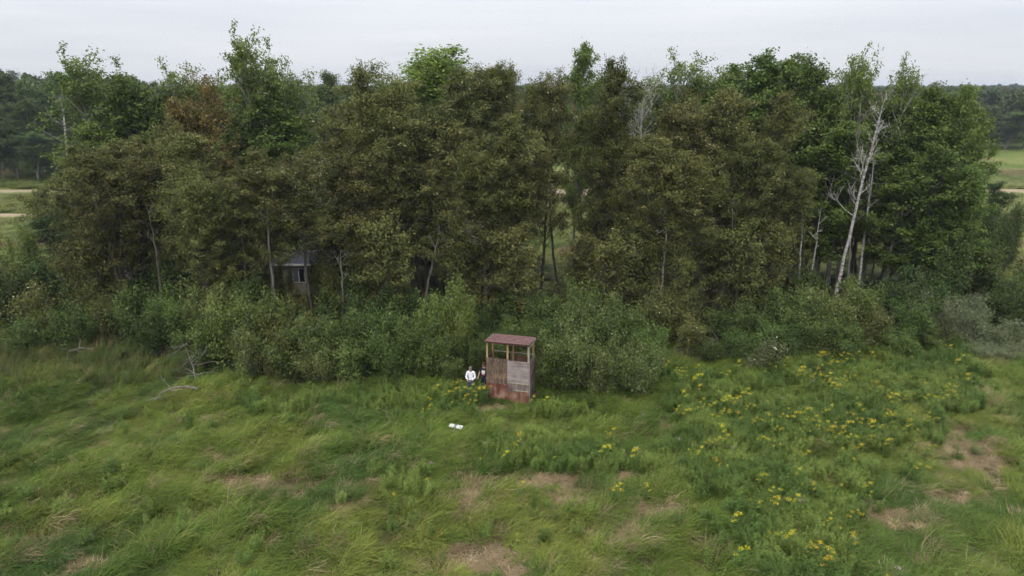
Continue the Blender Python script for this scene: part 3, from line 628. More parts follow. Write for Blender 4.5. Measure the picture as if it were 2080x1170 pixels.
dead_tree('dead_poplar', 'grey poplar trunk leaning left at the far left of the belt', [(252, 590), (240, 545), (230, 515), (220, 470), (205, 420)], 44.0, 0.12, M['graybark'], 8, 1.5, 25, 3, 0.5, 45)
dead_tree('dead_poplar', 'poplar trunk leaning right in front of the dark wood centre-left', [(860, 620), (872, 560), (885, 510), (892, 470)], 43.6, 0.10, M['graybark'], 4, 1.6, 26, 3, 0.5, 45)
dead_tree('dead_poplar', 'slanting dark trunk over the pile of boards right of centre', [(1458, 612), (1468, 585), (1478, 550), (1486, 500), (1488, 420)], 43.8, 0.12, M['bark'], 6, 1.4, 27, 3, 0.5, 45)
dead_tree('dead_poplar', 'bare branched dead poplar top left of the stand', [(930, 600), (935, 540), (938, 500), (942, 470), (955, 445)], 44.0, 0.09, M['deadwood'], 16, 2.4, 28, 4, 0.6, 15)
dead_tree('dead_poplar', 'thin grey trunk below the mobile home roof', [(697, 640), (696, 590), (693, 545), (690, 500)], 42.3, 0.09, M['graybark'], 5, 1.2, 29, 3, 0.6, 40)
for q, (px, py, Y) in enumerate([(1690, 520, 52), (1712, 515, 53), (1758, 520, 51.5), (1776, 520, 52.5), (1800, 525, 52)]):
    e_ = dead_tree('aspen_tree', 'slender grey aspen stem in the wood behind the leaning birch', [(px - 6, py + 40), (px, py), (px + 6, py - 60), (px + 9, py - 150)], Y, 0.075, M['graybark'], 4, 1.0, 40 + q, 2, 0.7, group='grey stems behind the leaning birch'); TREES.append((e_, e_.location.x, Y, 'stem', e_['label'], e_['group'], 'tree'))
for q, (px, py, Y) in enumerate([(290, 560, 46), (415, 570, 44), (1480, 430, 49), (1500, 430, 50), (1120, 470, 50), (1180, 420, 52), (960, 520, 47), (1040, 480, 50), (1385, 520, 46), (840, 470, 47), (770, 470, 48), (1560, 500, 49), (1590, 470, 51)]):
    e_ = dead_tree('poplar_tree', 'plain brown shaded poplar stem', [(px + 8, py + 60), (px, py), (px - 4, py - 70), (px + 2, py - 150)], Y, 0.10, M['bark'], 5, 1.3, 60 + q, 2, 0.6, group='shaded stems inside the belt'); TREES.append((e_, e_.location.x, Y, 'stem', e_['label'], e_['group'], 'tree'))

# ------------------------------------------------------------------ fallen and dead brush
def fallen(name, desc, pxpts, z_of, r, mat, seed, nb=4, blen=0.7, elev=30, cat='branch'):
    rg = np.random.default_rng(seed); W = Wood(); pts = []
    for (px, py), zz in zip(pxpts, z_of): x, y = gp(px, py, zz); pts.append((x, y, zz + ghf(x, y) * 0.5))
    P = np.array(pts); o = P.mean(0) * np.array([1, 1, 0]); P = P - o
    W.add(P, np.linspace(r, r * 0.35, len(P)), 6)
    for q in range(nb):
        a = rg.integers(0, len(P) - 1); p = P[a] + (P[a + 1] - P[a]) * rg.random()
        az = rg.uniform(0, 6.28); d = (math.cos(az), math.sin(az) * 0.6, rg.uniform(-0.5, 0.9))
        B = branch(rg, p, d, blen * rg.uniform(0.5, 1.2), 6, -0.3, (0, 0, 0), 0.16); B[:, 2] = np.maximum(B[:, 2], 0.05)
        W.add(B, np.linspace(r * 0.5, 0.005, 6), 4)
        for b in range(2):
            C_ = branch(rg, B[rg.integers(1, 5)], np.array(d) + rg.normal(size=3) * 0.7, blen * 0.4, 4, -0.3, (0, 0, 0), 0.16); W.add(C_, np.linspace(r * 0.25, 0.004, 4), 3)
    e = empty(name, tuple(o)); ob('limb', W.mesh('limb', mat), e); tag(e, desc, cat)
    return e
fallen('fallen_branch', 'bleached arching fallen branch lying on the grass at left', [(400, 790), (378, 786), (352, 788), (330, 798), (313, 814)], [0.75, 0.85, 0.85, 0.75, 0.45], 0.045, M['deadwood'], 3, 8, 0.75)
fallen('dead_shrub', 'grey leafless dead brush at the edge of the left shrubs', [(398, 775), (392, 745), (380, 715), (372, 700)], [0.1, 0.8, 1.5, 2.0], 0.035, M['deadwood'], 5, 18, 1.3, cat='shrub')
fallen('fallen_branch', 'thin bare dead limbs lying under the right-hand shrubs', [(1375, 712), (1400, 705), (1425, 698), (1458, 690)], [0.5, 0.7, 0.9, 1.1], 0.045, M['deadwood'], 6, 12, 1.1)
fallen('fallen_branch', 'bare twigs sticking out of the left shrubs below the home', [(590, 690), (612, 675), (640, 668), (662, 672)], [2.2, 2.5, 2.6, 2.5], 0.035, M['deadwood'], 8, 12, 0.9)
fallen('fallen_branch', 'short bleached stick lying at the foot of the far left bushes', [(140, 716), (165, 709), (192, 711)], [0.7, 0.9, 0.9], 0.035, M['deadwood'], 9, 4, 0.6)
fallen('dead_shrub', 'tangle of grey dead branches in the right-hand willows', [(1925, 690), (1935, 660), (1930, 630), (1945, 610)], [0.2, 0.9, 1.6, 2.2], 0.05, M['deadwood'], 10, 26, 1.6, cat='shrub')
fallen('dead_shrub', 'brown leafless thicket among the far left bushes', [(205, 650), (200, 610), (190, 570), (195, 545)], [0.3, 1.2, 2.2, 2.8], 0.04, M['deadwood'], 12, 30, 1.7, cat='shrub')
fallen('fallen_branch', 'pale bare log sloping down at the right edge of the belt', [(1985, 452), (2000, 440), (2018, 432), (2034, 424)], [1.2, 1.3, 1.4, 1.5], 0.14, M['deadwood'], 13, 5, 0.8)

# white flecked shrub
wl = gen_shrub(390, 2.2, 1.0, 9, 2600, 0.11, M['white_leaf'], M['graybark'], 0.6, pale=0.03, gap=0.3)
x, y = gp(1535, 762); e = put(wl, ('stems', 'foliage'), 'shrub', x, y, 1.0, 1.25, 0.3, 'white', None, None, 'shrub')
tag(e, 'shrub flecked with white leaves beside the goldenrod', 'shrub'); TREES.pop()

# ------------------------------------------------------------------ lookout stand
def plywood(name, top, mid, low, grain=(1, 1, 0.12), split=0.35, seed=0.0, scale=9):
    m, n, out = newmat(name)
    t = N(n, 'ShaderNodeTexCoord'); mp_ = N(n, 'ShaderNodeMapping'); mp_.inputs['Scale'].default_value = grain; mp_.inputs['Location'].default_value = (seed, seed, seed)
    n.links.new(t.outputs['Object'], mp_.inputs[0])
    z = N(n, 'ShaderNodeTexNoise'); z.inputs['Scale'].default_value = scale; z.inputs['Detail'].default_value = 8; z.inputs['Roughness'].default_value = 0.7
    n.links.new(mp_.outputs[0], z.inputs['Vector'])
    z2 = N(n, 'ShaderNodeTexNoise'); z2.inputs['Scale'].default_value = 2.1; z2.inputs['Detail'].default_value = 4; n.links.new(t.outputs['Object'], z2.inputs['Vector'])
    r = ramp(n, [(0.40, top), (0.5, mid), (0.61, low)])
    ad = N(n, 'ShaderNodeMath', operation='MULTIPLY_ADD'); ad.inputs[1].default_value = 0.55; n.links.new(z.outputs['Fac'], ad.inputs[0])
    m2 = N(n, 'ShaderNodeMath', operation='MULTIPLY'); m2.inputs[1].default_value = 0.45; n.links.new(z2.outputs['Fac'], m2.inputs[0]); n.links.new(m2.outputs[0], ad.inputs[2])
    n.links.new(ad.outputs[0], r.inputs[0])
    p = N(n, 'ShaderNodeBsdfPrincipled'); p.inputs['Roughness'].default_value = 0.85; p.inputs['Specular IOR Level'].default_value = 0.15
    n.links.new(r.outputs[0], p.inputs['Base Color'])
    b = N(n, 'ShaderNodeBump'); b.inputs['Strength'].default_value = 0.3; b.inputs['Distance'].default_value = 0.01; n.links.new(z.outputs['Fac'], b.inputs['Height']); n.links.new(b.outputs[0], p.inputs['Normal'])
    n.links.new(p.outputs[0], out.inputs[0]); return m
M['ply_dark'] = plywood('weathered_dark_plywood', (0.060, 0.048, 0.040), (0.125, 0.088, 0.064), (0.26, 0.165, 0.095))
M['ply_red'] = plywood('flaking_red_plywood', (0.11, 0.040, 0.030), (0.165, 0.068, 0.048), (0.32, 0.20, 0.15), seed=3.0)
M['ply_gray'] = plywood('grey_plywood', (0.185, 0.148, 0.135), (0.275, 0.225, 0.208), (0.36, 0.305, 0.285), (0.12, 1, 1), seed=5.0)
M['ply_side'] = plywood('grey_brown_side_plywood', (0.11, 0.078, 0.066), (0.175, 0.132, 0.114), (0.27, 0.22, 0.195), seed=8.0)
M['board_red'] = plywood('red_brown_boards', (0.12, 0.05, 0.035), (0.20, 0.10, 0.065), (0.30, 0.19, 0.13), seed=12.0)
M['lumber'] = plywood('yellow_lumber', (0.26, 0.17, 0.075), (0.38, 0.26, 0.12), (0.48, 0.36, 0.19), seed=1.0)
M['lumber_grey'] = plywood('grey_lumber', (0.24, 0.20, 0.155), (0.36, 0.31, 0.25), (0.46, 0.41, 0.34), seed=2.0)
M['roof'] = noise_mat('maroon_sheet_metal', (0.060, 0.026, 0.025), (0.092, 0.042, 0.039), 5, rough=0.65, spec=0.15)
M['rib'] = noise_mat('pale_maroon_ribs', (0.15, 0.085, 0.080), (0.24, 0.15, 0.14), 6, rough=0.6, spec=0.2)  # ribs coloured paler than the sheet between them
M['chip'] = noise_mat('bare_chips', (0.26, 0.21, 0.17), (0.50, 0.45, 0.41), 9)
STA = math.radians(-15)
fx_, fy_ = gp(988.5, 808)
st = empty('lookout_stand', (fx_, fy_, ghf(fx_, fy_)), STA)      # origin: front left corner, x along the front, y to the back
tag(st, 'small weathered plywood lookout stand with maroon metal roof', 'lookout stand')
SW, SD = 2.30, 1.20
HF, HR = 2.27, 3.16
# front, left: one tall sheet, dark above, flaking red below
MB().box(0, 1.14, -0.016, 0, 0.86, HF).build('upper_panel', M['ply_dark'], st)
MB().box(0, 1.14, -0.015, 0, -0.1, 0.855).build('lower_panel', M['ply_red'], st)
# front, right: pale grey sheet, gap strip, short boards
MB().box(1.146, SW + 0.0, -0.03, -0.002, 1.02, HF - 0.06).build('shutter_panel', M['ply_gray'], st)
MB().box(1.146, SW, -0.018, 0, -0.1, 0.44).build('lower_panel', M['board_red'], st)
for k in range(6):
    x0 = 1.50 + k * 0.133
    MB().box(x0, x0 + 0.126, -0.034 - 0.004 * (k % 2), -0.019, -0.1, 0.53 - 0.01 * (k % 3)).build('board', M['board_red'], st)
MB().box(1.146, SW, -0.016, 0, 0.44, 0.985).build('middle_panel', M['ply_side'], st)
MB().box(1.16, SW - 0.02, -0.05, -0.017, 0.955, 1.005).build('ledge', M['lumber_grey'], st)
MB().box(1.45, SW - 0.02, -0.058, -0.036, 0.56, 0.60).build('ledge', M['lumber_grey'], st)
# nail plates and bare chips on the dark sheet
rg = random.Random(4)
for (cx, cz, s_) in [(0.33, 1.42, .028), (0.30, 1.50, .02), (0.84, 1.37, .03), (0.84, 1.47, .02), (0.60, 1.38, .018), (0.3, 2.16, .02), (0.5, 2.19, .018), (0.68, 2.15, .022), (0.86, 2.12, .018), (0.45, 1.62, .014), (0.25, 0.95, .022), (0.36, 0.90, .026), (0.56, 0.93, .02), (0.75, 0.90, .026), (0.95, 0.96, .02), (0.5, 0.82, .02), (1.0, 0.84, .022)]:
    MB().box(cx - s_ * .6, cx + s_ * .6, -0.0185, -0.0165, cz - s_ * 1.2, cz + s_ * 1.0, Matrix.Translation((cx, 0, cz)) @ Matrix.Rotation(rg.uniform(-.5, .5), 4, 'Y') @ Matrix.Translation((-cx, 0, -cz))).build('paint_chip', M['chip'], st)
# sides
MB().box(SW, SW + 0.016, 0.0, SD, -0.1, HF).build('side_panel', M['ply_side'], st)
MB().box(-0.016, 0, 0.0, SD, -0.1, HF - 0.02).build('side_panel', M['ply_dark'], st)
MB().box(SW + 0.0165, SW + 0.03, -0.02, 0.07, -0.1, HF).build('corner_trim', M['lumber_grey'], st)
# back: rail and half panel
MB().box(0, SW, SD - 0.04, SD, HF - 0.09, HF - 0.05).build('rail', M['lumber_grey'], st)
MB().box(1.0, 1.30, SD - 0.06, SD - 0.041, -0.1, HF - 0.10).build('back_panel', M['ply_side'], st)
MB().box(1.31, SW, SD - 0.06, SD - 0.041, -0.1, HF - 0.22).build('back_panel', M['board_red'], st)
MB().box(0.0, 1.0, SD - 0.06, SD - 0.041, -0.1, 1.2).build('back_panel', M['ply_dark'], st)
MB().box(0.01, SW - 0.01, 0.01, SD - 0.07, 0.95, 1.0).build('floor_board', M['ply_side'], st)
# posts
for (x0, y0, mt) in [(0.0, 0.002, 'lumber'), (1.10, 0.002, 'lumber'), (SW - 0.09, 0.002, 'lumber_grey'), (0.0, SD - 0.16, 'lumber'), (1.12, SD - 0.16, 'lumber'), (SW - 0.09, SD - 0.16, 'lumber')]:
    f = (y0 / SD)
    MB().box(x0 + 0.001, x0 + 0.089, y0, y0 + 0.09, 0, HR - 0.10 * f).build('post', M[mt], st)
# roof: ribbed sheets, ribs along the width, slightly lower at the back
rs = -0.10 / SD
def rz_(yy): return HR + 0.012 + rs * yy
rf = MB()
y0, y1 = -0.10, SD + 0.10
rf.hull([(-0.04, y0, rz_(y0)), (SW + 0.04, y0, rz_(y0)), (SW + 0.04, y1, rz_(y1)), (-0.04, y1, rz_(y1)), (-0.04, y0, rz_(y0) + 0.012), (SW + 0.04, y0, rz_(y0) + 0.012), (SW + 0.04, y1, rz_(y1) + 0.012), (-0.04, y1, rz_(y1) + 0.012)])
ro = rf.build('roof', M['roof'], st)
for k in range(6):
    ya = y0 + 0.015 + k * 0.265; zz = rz_(ya) + 0.0125
    MB().hull([(-0.038, ya, zz - 0.003), (SW + 0.038, ya, zz - 0.003), (SW + 0.038, ya + 0.07, zz - 0.009), (-0.038, ya + 0.07, zz - 0.009), (-0.038, ya + 0.018, zz + 0.045), (SW + 0.038, ya + 0.018, zz + 0.045), (SW + 0.038, ya + 0.052, zz + 0.042), (-0.038, ya + 0.052, zz + 0.042)]).build('rib', M['rib'], ro)
MB().box(-0.045, SW + 0.045, y0 - 0.014, y0 - 0.002, rz_(y0) - 0.07, rz_(y0) + 0.01).build('fascia', M['roof'], ro)
MB().box(SW + 0.042, SW + 0.052, y0, y1, rz_(y1) - 0.05, rz_(y1) + 0.02).build('fascia', M['lumber_grey'], ro)

# ------------------------------------------------------------------ mobile home in the wood
M['siding'] = noise_mat('cream_siding', (0.30, 0.275, 0.21), (0.42, 0.39, 0.31), 2, (1, 1, 3))  # cream toned down, shade of the wood put into the colour
M['blue_roof'] = noise_mat('blue_grey_shingles', (0.055, 0.058, 0.078), (0.105, 0.11, 0.14), 3, (1, 4, 1))
M['frame'] = noise_mat('white_frame', (0.70, 0.70, 0.68), (0.80, 0.80, 0.78), 3, rough=0.5)
gm, gn, go = newmat('window_glass'); gpn = N(gn, 'ShaderNodeBsdfPrincipled'); gpn.inputs['Base Color'].default_value = (0.012, 0.014, 0.018, 1); gpn.inputs['Roughness'].default_value = 0.08; gn.links.new(gpn.outputs[0], go.inputs[0]); M['glass'] = gm
M['curtain'] = noise_mat('grey_curtain', (0.10, 0.11, 0.13), (0.18, 0.19, 0.21), 8, (6, 1, 0.5))
hx, hy, _ = at(566, 600, 52.0)
hm = empty('mobile_home', (hx, 52.0, ghf(hx, 52))); tag(hm, 'cream mobile home with blue-grey roof half hidden in the trees', 'house')
HL, HD, HE = 8.2, 4.2, 2.62
MB().box(0, HL, 0.02, HD, 0, HE - 0.02).build('wall', M['siding'], hm)
for k in range(16):
    zz = 0.15 + k * 0.154
    MB().hull([(-0.01, -0.004, zz), (HL + 0.01, -0.004, zz), (HL + 0.01, 0.019, zz), (-0.01, 0.019, zz), (-0.01, 0.008, zz + 0.15), (HL + 0.01, 0.008, zz + 0.15), (HL + 0.01, 0.019, zz + 0.15), (-0.01, 0.019, zz + 0.15)]).build('siding_board', M['siding'], hm)
rfm = MB().hull([(-0.3, -0.35, HE), (HL + 0.3, -0.35, HE), (HL + 0.3, HD / 2, HE + 0.55), (-0.3, HD / 2, HE + 0.55), (-0.3, -0.35, HE + 0.08), (HL + 0.3, -0.35, HE + 0.08), (HL + 0.3, HD / 2, HE + 0.63), (-0.3, HD / 2, HE + 0.63)])
rfm.hull([(-0.3, HD / 2 + 0.001, HE + 0.55), (HL + 0.3, HD / 2 + 0.001, HE + 0.55), (HL + 0.3, HD + 0.35, HE), (-0.3, HD + 0.35, HE), (-0.3, HD / 2 + 0.001, HE + 0.63), (HL + 0.3, HD / 2 + 0.001, HE + 0.63), (HL + 0.3, HD + 0.35, HE + 0.08), (-0.3, HD + 0.35, HE + 0.08)])
hr_ = rfm.build('roof', M['blue_roof'], hm)
MB().box(-0.3, HL + 0.3, -0.375, -0.352, HE - 0.06, HE + 0.085).build('fascia', M['frame'], hr_)
def window(x0, z0, w_, h_, parent):
    f = MB(); t_ = 0.05
    f.box(x0, x0 + w_, -0.05, -0.006, z0, z0 + t_); f.box(x0, x0 + w_, -0.05, -0.006, z0 + h_ - t_, z0 + h_)
    f.box(x0, x0 + t_, -0.05, -0.006, z0 + t_, z0 + h_ - t_); f.box(x0 + w_ - t_, x0 + w_, -0.05, -0.006, z0 + t_, z0 + h_ - t_)
    f.box(x0 + w_ / 2 - 0.03, x0 + w_ / 2 + 0.03, -0.05, -0.006, z0 + t_, z0 + h_ - t_)
    o = f.build('window', M['frame'], parent)
    MB().box(x0 + t_, x0 + w_ / 2 - 0.03, -0.03, -0.0065, z0 + t_, z0 + h_ - t_).build('pane', M['curtain'], o)
    MB().box(x0 + w_ / 2 + 0.03, x0 + w_ - t_, -0.03, -0.0065, z0 + t_, z0 + h_ - t_).build('pane', M['glass'], o)
window(1.25, 1.12, 0.98, 1.12, hm); window(4.9, 1.12, 0.98, 1.12, hm)
# mast with a cross arm standing behind the home
ax, ay, az = at(590, 452, 57.5)
an = empty('antenna_mast', (ax, 57.5, 0)); tag(an, 'thin white antenna mast with a cross arm above the home', 'antenna')
MB().tube([(0, 0, 0), (0.03, 0, az)], [0.035, 0.03], 6).build('mast', M['frame'], an)
MB().tube([(-0.25, 0, az - 0.16), (0.5, 0, az - 0.10)], [0.02, 0.018], 5).build('cross_arm', M['frame'], an)

# ------------------------------------------------------------------ pile of boards, bale, white board
bx_, by_ = gp(1428, 605); bp = empty('board_pile', (bx_, by_, ghf(bx_, by_)), 0.1); tag(bp, 'weathered pile of pale boards under the slanting dark trunk', 'board pile')
for k in range(4):
    MB().box(0.02 * (k % 3), 1.5 - 0.05 * (k % 2), 0.0 + 0.03 * (k % 2), 0.8 + 0.02 * (k % 3), 0.12 * k, 0.12 * k + 0.108).build('board', M['ply_side'], bp)
M['hay'] = noise_mat('pinkish_hay', (0.30, 0.20, 0.15), (0.55, 0.40, 0.33), 9, (1, 1, 3), bump=0.8)
hb = empty('hay_bale', (*gp(1193, 405), 0.0), 0.3); tag(hb, 'round pinkish hay bale in the field, seen through the trees', 'hay bale')
bm_ = MB(); nseg = 28; prof_ = [(-0.72, 0.0), (-0.72, 0.55), (-0.70, 0.70), (-0.62, 0.75), (-0.2, 0.765), (0.2, 0.76), (0.62, 0.75), (0.70, 0.70), (0.72, 0.55), (0.72, 0.0)]
rb = random.Random(2)
for (ax_, rr) in prof_:
    for k in range(nseg):
        a = 2 * math.pi * k / nseg; q = rr * (1 + rb.uniform(-.02, .02)); bm_.v.append((ax_, q * math.cos(a), 0.74 + q * math.sin(a)))
for jx in range(len(prof_) - 1):
    for k in range(nseg):
        bm_.f.append((jx * nseg + k, jx * nseg + (k + 1) % nseg, (jx + 1) * nseg + (k + 1) % nseg, (jx + 1) * nseg + k))
bm_.build('bale_body', M['hay'], hb, smooth=True)
for q in (-0.35, 0.0, 0.35):
    MB().tube([(q, 0.772 * math.cos(a * math.pi / 12), 0.74 + 0.772 * math.sin(a * math.pi / 12)) for a in range(25)], [0.012] * 25, 4).build('twine', M['lumber_grey'], hb)
M['white'] = noise_mat('white_plastic', (0.48, 0.48, 0.43), (0.62, 0.62, 0.57), 6, rough=0.6)
M['greyplastic'] = noise_mat('grey_plastic', (0.16, 0.155, 0.16), (0.26, 0.25, 0.255), 6, rough=0.6)
wx, wy = gp(925, 880); wb = empty('white_board', (wx, wy, ghf(wx, wy)), -0.18); tag(wb, 'small white board with grey middle propped in the grass', 'board')
wb.rotation_euler = (0, 0.10, -0.18); wb['label'] = 'small white board with grey middle propped in the grass below the stand'
T_ = Matrix.Translation((0, 0, 0.34)) @ Matrix.Rotation(math.radians(16), 4, 'X')
MB().box(-0.32, -0.10, -0.10, 0.12, 0, 0.02, T_).build('wing_panel', M['white'], wb)
MB().box(0.03, 0.32, -0.12, 0.12, 0, 0.02, T_).build('wing_panel', M['white'], wb)
MB().box(-0.0995, 0.0295, -0.09, 0.10, -0.03, 0.03, T_).build('middle_block', M['greyplastic'], wb)
MB().tube([(-0.02, -0.05, 0.34), (-0.09, -0.16, 0.0)], [0.02, 0.02], 6).build('leg', M['white'], wb)
MB().tube([(0.10, 0.05, 0.34), (0.14, 0.06, 0.0)], [0.02, 0.02], 6).build('leg', M['greyplastic'], wb)

# ------------------------------------------------------------------ people
def skin_mesh(name, V, E, R, mat, root=0, sub=2):
    me = bpy.data.meshes.new(name + '_skeleton'); me.from_pydata(V, E, []); me.update()
    o = bpy.data.objects.new(name + '_skeleton', me); COL.objects.link(o)
    m = o.modifiers.new('skin', 'SKIN'); s_ = o.modifiers.new('sub', 'SUBSURF'); s_.levels = sub; s_.render_levels = sub
    if not me.skin_vertices:
        me.attributes  # touch
    if not me.skin_vertices:
        bpy.context.view_layer.objects.active = o
        bpy.ops.mesh.customdata_skin_add()
    for k, r in enumerate(R):
        me.skin_vertices[0].data[k].radius = r if hasattr(r, '__len__') else (r, r)
    me.skin_vertices[0].data[root].use_root = True
    dg = bpy.context.evaluated_depsgraph_get(); dg.update()
    out = bpy.data.meshes.new_from_object(o.evaluated_get(dg)); out.name = name
    bpy.data.objects.remove(o); bpy.data.meshes.remove(me)
    out.materials.clear(); out.materials.append(mat)
    out.polygons.foreach_set('use_smooth', np.ones(len(out.polygons), bool))
    return out
M['skin'] = noise_mat('skin', (0.42, 0.26, 0.19), (0.50, 0.32, 0.24), 12, rough=0.6)
M['hair_grey'] = noise_mat('grey_brown_hair', (0.10, 0.085, 0.07), (0.22, 0.19, 0.165), 25)
M['hair_dark'] = noise_mat('auburn_hair', (0.05, 0.02, 0.012), (0.11, 0.045, 0.025), 25)
M['shirt_white'] = noise_mat('white_cotton', (0.74, 0.74, 0.78), (0.82, 0.82, 0.85), 6, bump=0.2)
M['shirt_black'] = noise_mat('black_cotton', (0.012, 0.012, 0.022), (0.025, 0.024, 0.038), 6, bump=0.2)
M['jeans'] = noise_mat('blue_denim', (0.03, 0.05, 0.12), (0.06, 0.09, 0.19), 14)
M['navy'] = noise_mat('navy_cloth', (0.010, 0.012, 0.025), (0.022, 0.025, 0.045), 10)
M['shoe'] = noise_mat('dark_shoes', (0.03, 0.028, 0.025), (0.06, 0.055, 0.05), 10)
M['eye'] = noise_mat('eyes', (0.01, 0.01, 0.01), (0.02, 0.02, 0.02), 5, rough=0.2)
M['print_white'] = noise_mat('pale_print', (0.62, 0.62, 0.54), (0.74, 0.74, 0.66), 8)
M['print_pink'] = noise_mat('pink_print', (0.42, 0.12, 0.26), (0.55, 0.20, 0.34), 8)
M['lip'] = noise_mat('lips', (0.30, 0.11, 0.09), (0.35, 0.14, 0.11), 8)

def hand(mb, w, d, side, grip=0.7):
    """palm and five bent fingers from wrist w along direction d"""
    w = np.array(w, float); d = np.array(d, float); d /= np.linalg.norm(d)
    up = np.array([0, 0, 1.0]); a = np.cross(d, up); a /= np.linalg.norm(a); n_ = np.cross(a, d)
    k = w + d * 0.085
    mb.tube([w - d * 0.01, w + d * 0.03, w + d * 0.07, k + d * 0.01], [0.024, 0.034, 0.036, 0.022], 8)
    for q, (off, L) in enumerate([(-0.030, 0.062), (-0.010, 0.075), (0.011, 0.072), (0.030, 0.056)]):
        b = k + a * off
        p1 = b + d * L * 0.5 - n_ * 0.006; p2 = p1 + d * L * 0.30 - n_ * L * 0.35 * grip; p3 = p2 + d * L * 0.10 - n_ * L * 0.4 * grip
        mb.tube([b - d * 0.02, p1, p2, p3], [0.0095, 0.009, 0.008, 0.006], 6)
    b = w + d * 0.025 - a * 0.028 * side
    mb.tube([b, b - a * 0.022 * side + d * 0.03, b - a * 0.020 * side + d * 0.058], [0.011, 0.010, 0.007], 6)
def person(loc, rz, label, H, look, arms, shirt, trousers, hair, hairlong, long_sleeve):
    e = empty('person', loc, rz); tag(e, label, 'person')
    k = H / 1.74; sc = lambda p: tuple(c * k for c in p)
    hd = look                                              # head tilt forward (metres of offset)
    V = [(0, 0, .96), (0, 0, 1.12), (0, .005, 1.30), (0, .01, 1.42), (0, -.005, 1.50), (0, -.03 - hd * .3, 1.575), (0, -.04 - hd * .6, 1.66), (0, -.035 - hd * .8, 1.72)]
    R = [(.125, .10), (.115, .085), (.135, .09), (.11, .075), (.052, .055), (.062, .08), (.076, .092), (.05, .06)]
    E = [(q, q + 1) for q in range(7)]
    def add(p, r, frm): V.append(p); R.append(r); E.append((frm, len(V) - 1)); return len(V) - 1
    for s in (-1, 1):
        h = add((s * .095, 0, .88), (.085, .085), 0); kn = add((s * .105, -.02, .50), (.056, .056), h)
        an_ = add((s * .11, .015, .10), (.038, .042), kn); add((s * .12, -.13, .045), (.036, .026), an_)
    ends = {}
    for s in (-1, 1):
        el, wr = arms[s]
        sh = add((s * .175, .01, 1.415), (.052, .055), 3); e1 = add(el, (.036, .036), sh); w1 = add(wr, (.023, .026), e1); ends[s] = (el, wr)
    body = ob('body', skin_mesh('body', [sc(p) for p in V], E, [(r[0] * k, r[1] * k) if hasattr(r, '__len__') else r * k for r in R], M['skin']), e)
    # hands belong to the body: merged into its mesh
    mb = MB()
    for s in (-1, 1):
        el, wr = ends[s]; hand(mb, sc(wr), np.array(wr) - np.array(el), s)
    hx_, hy_, hz_ = sc((0, -.04 - hd * .6, 1.655))
    mb.hull([(-.012, hy_ - .088, hz_ - .028), (.012, hy_ - .088, hz_ - .028), (.012, hy_ - .07, hz_ - .028), (-.012, hy_ - .07, hz_ - .028), (-.004, hy_ - .088, hz_ + .015), (.004, hy_ - .088, hz_ + .015), (.004, hy_ - .07, hz_ + .015), (-.004, hy_ - .07, hz_ + .015)])
    mb.v[-8] = (-.013, hy_ - .112, hz_ - .025); mb.v[-7] = (.013, hy_ - .112, hz_ - .025)
    for s in (-1, 1): mb.ball((s * .078, hy_ + .01, hz_ - .005), (.010, .020, .032), 8, 6)
    hm2 = bpy.data.meshes.new('hands'); hm2.from_pydata(mb.v, [], mb.f); hm2.materials.append(M['skin'])
    bm2 = __import__('bmesh').new(); bm2.from_mesh(body.data); bm2.from_mesh(hm2); bm2.to_mesh(body.data); bm2.free(); bpy.data.meshes.remove(hm2)
    body.data.polygons.foreach_set('use_smooth', np.ones(len(body.data.polygons), bool))
    for s in (-1, 1): MB().ball((s * .030, hy_ - .084, hz_ + .012), (.012, .007, .007), 8, 6).build('eye', M['eye'], body, True)
    MB().ball((0, hy_ - .084, hz_ - .052), (.022, .008, .006), 8, 6).build('mouth', M['lip'], body, True)
    # shirt
    V = [(0, 0, .90), (0, 0, 1.0), (0, 0, 1.14), (0, .005, 1.30), (0, .01, 1.425)]; R = [(.155, .125), (.15, .12), (.14, .112), (.158, .118), (.105, .085)]; E = [(q, q + 1) for q in range(4)]
    for s in (-1, 1):
        el, wr = ends[s]; el = np.array(el); wr = np.array(wr)
        sh = add((s * .178, .01, 1.41), (.070, .072), 4)
        if long_sleeve:
            e1 = add(tuple(el), (.056, .058), sh); add(tuple(el + (wr - el) * .93), (.042, .044), e1)
        else:
            add(tuple(np.array((s * .178, .01, 1.41)) + (el - np.array((s * .178, .01, 1.41))) * .72), (.062, .064), sh)
    so_ = ob('shirt', skin_mesh('shirt', [sc(p) for p in V], E, [(r[0] * k, r[1] * k) for r in R], shirt, 2), e)
    # trousers
    V = [(0, 0, .965), (0, 0, .90)]; R = [(.140, .112), (.138, .115)]; E = [(0, 1)]
    for s in (-1, 1):
        h = add((s * .098, 0, .82), (.098, .10), 1); kn = add((s * .107, -.02, .50), (.073, .075), h); add((s * .11, .012, .10), (.062, .066), kn)
    ob('trousers', skin_mesh('trousers', [sc(p) for p in V], E, [(r[0] * k, r[1] * k) for r in R], trousers, 0), e)
    for s in (-1, 1):
        b = MB(); b.ball(sc((s * .118, -.055, .045)), (.048, .135, .045), 10, 8); b.build('shoe', M['shoe'], e, True)
    # hair
    b = MB(); b.ball((hx_, hy_ + .018, hz_ + .035), (.088, .098, .085), 14, 10)
    if hairlong:
        b.ball((hx_, hy_ + .055, hz_ - .05), (.088, .055, .12), 12, 9)
    b.build('hair', hair, e, True)
    return e, so_, k
p1x, p1y = gp(957, 806)
PA = {-1: ((-.24, -.06, 1.15), (-.13, -.27, 1.10)), 1: ((.245, -.04, 1.14), (.08, -.27, 1.06))}
per1, _, k1 = person((p1x, p1y, ghf(p1x, p1y)), -0.12, 'person in white long-sleeved shirt and blue jeans holding a controller', 1.70, 0.10, PA, M['shirt_white'], M['jeans'], M['hair_grey'], False, True)
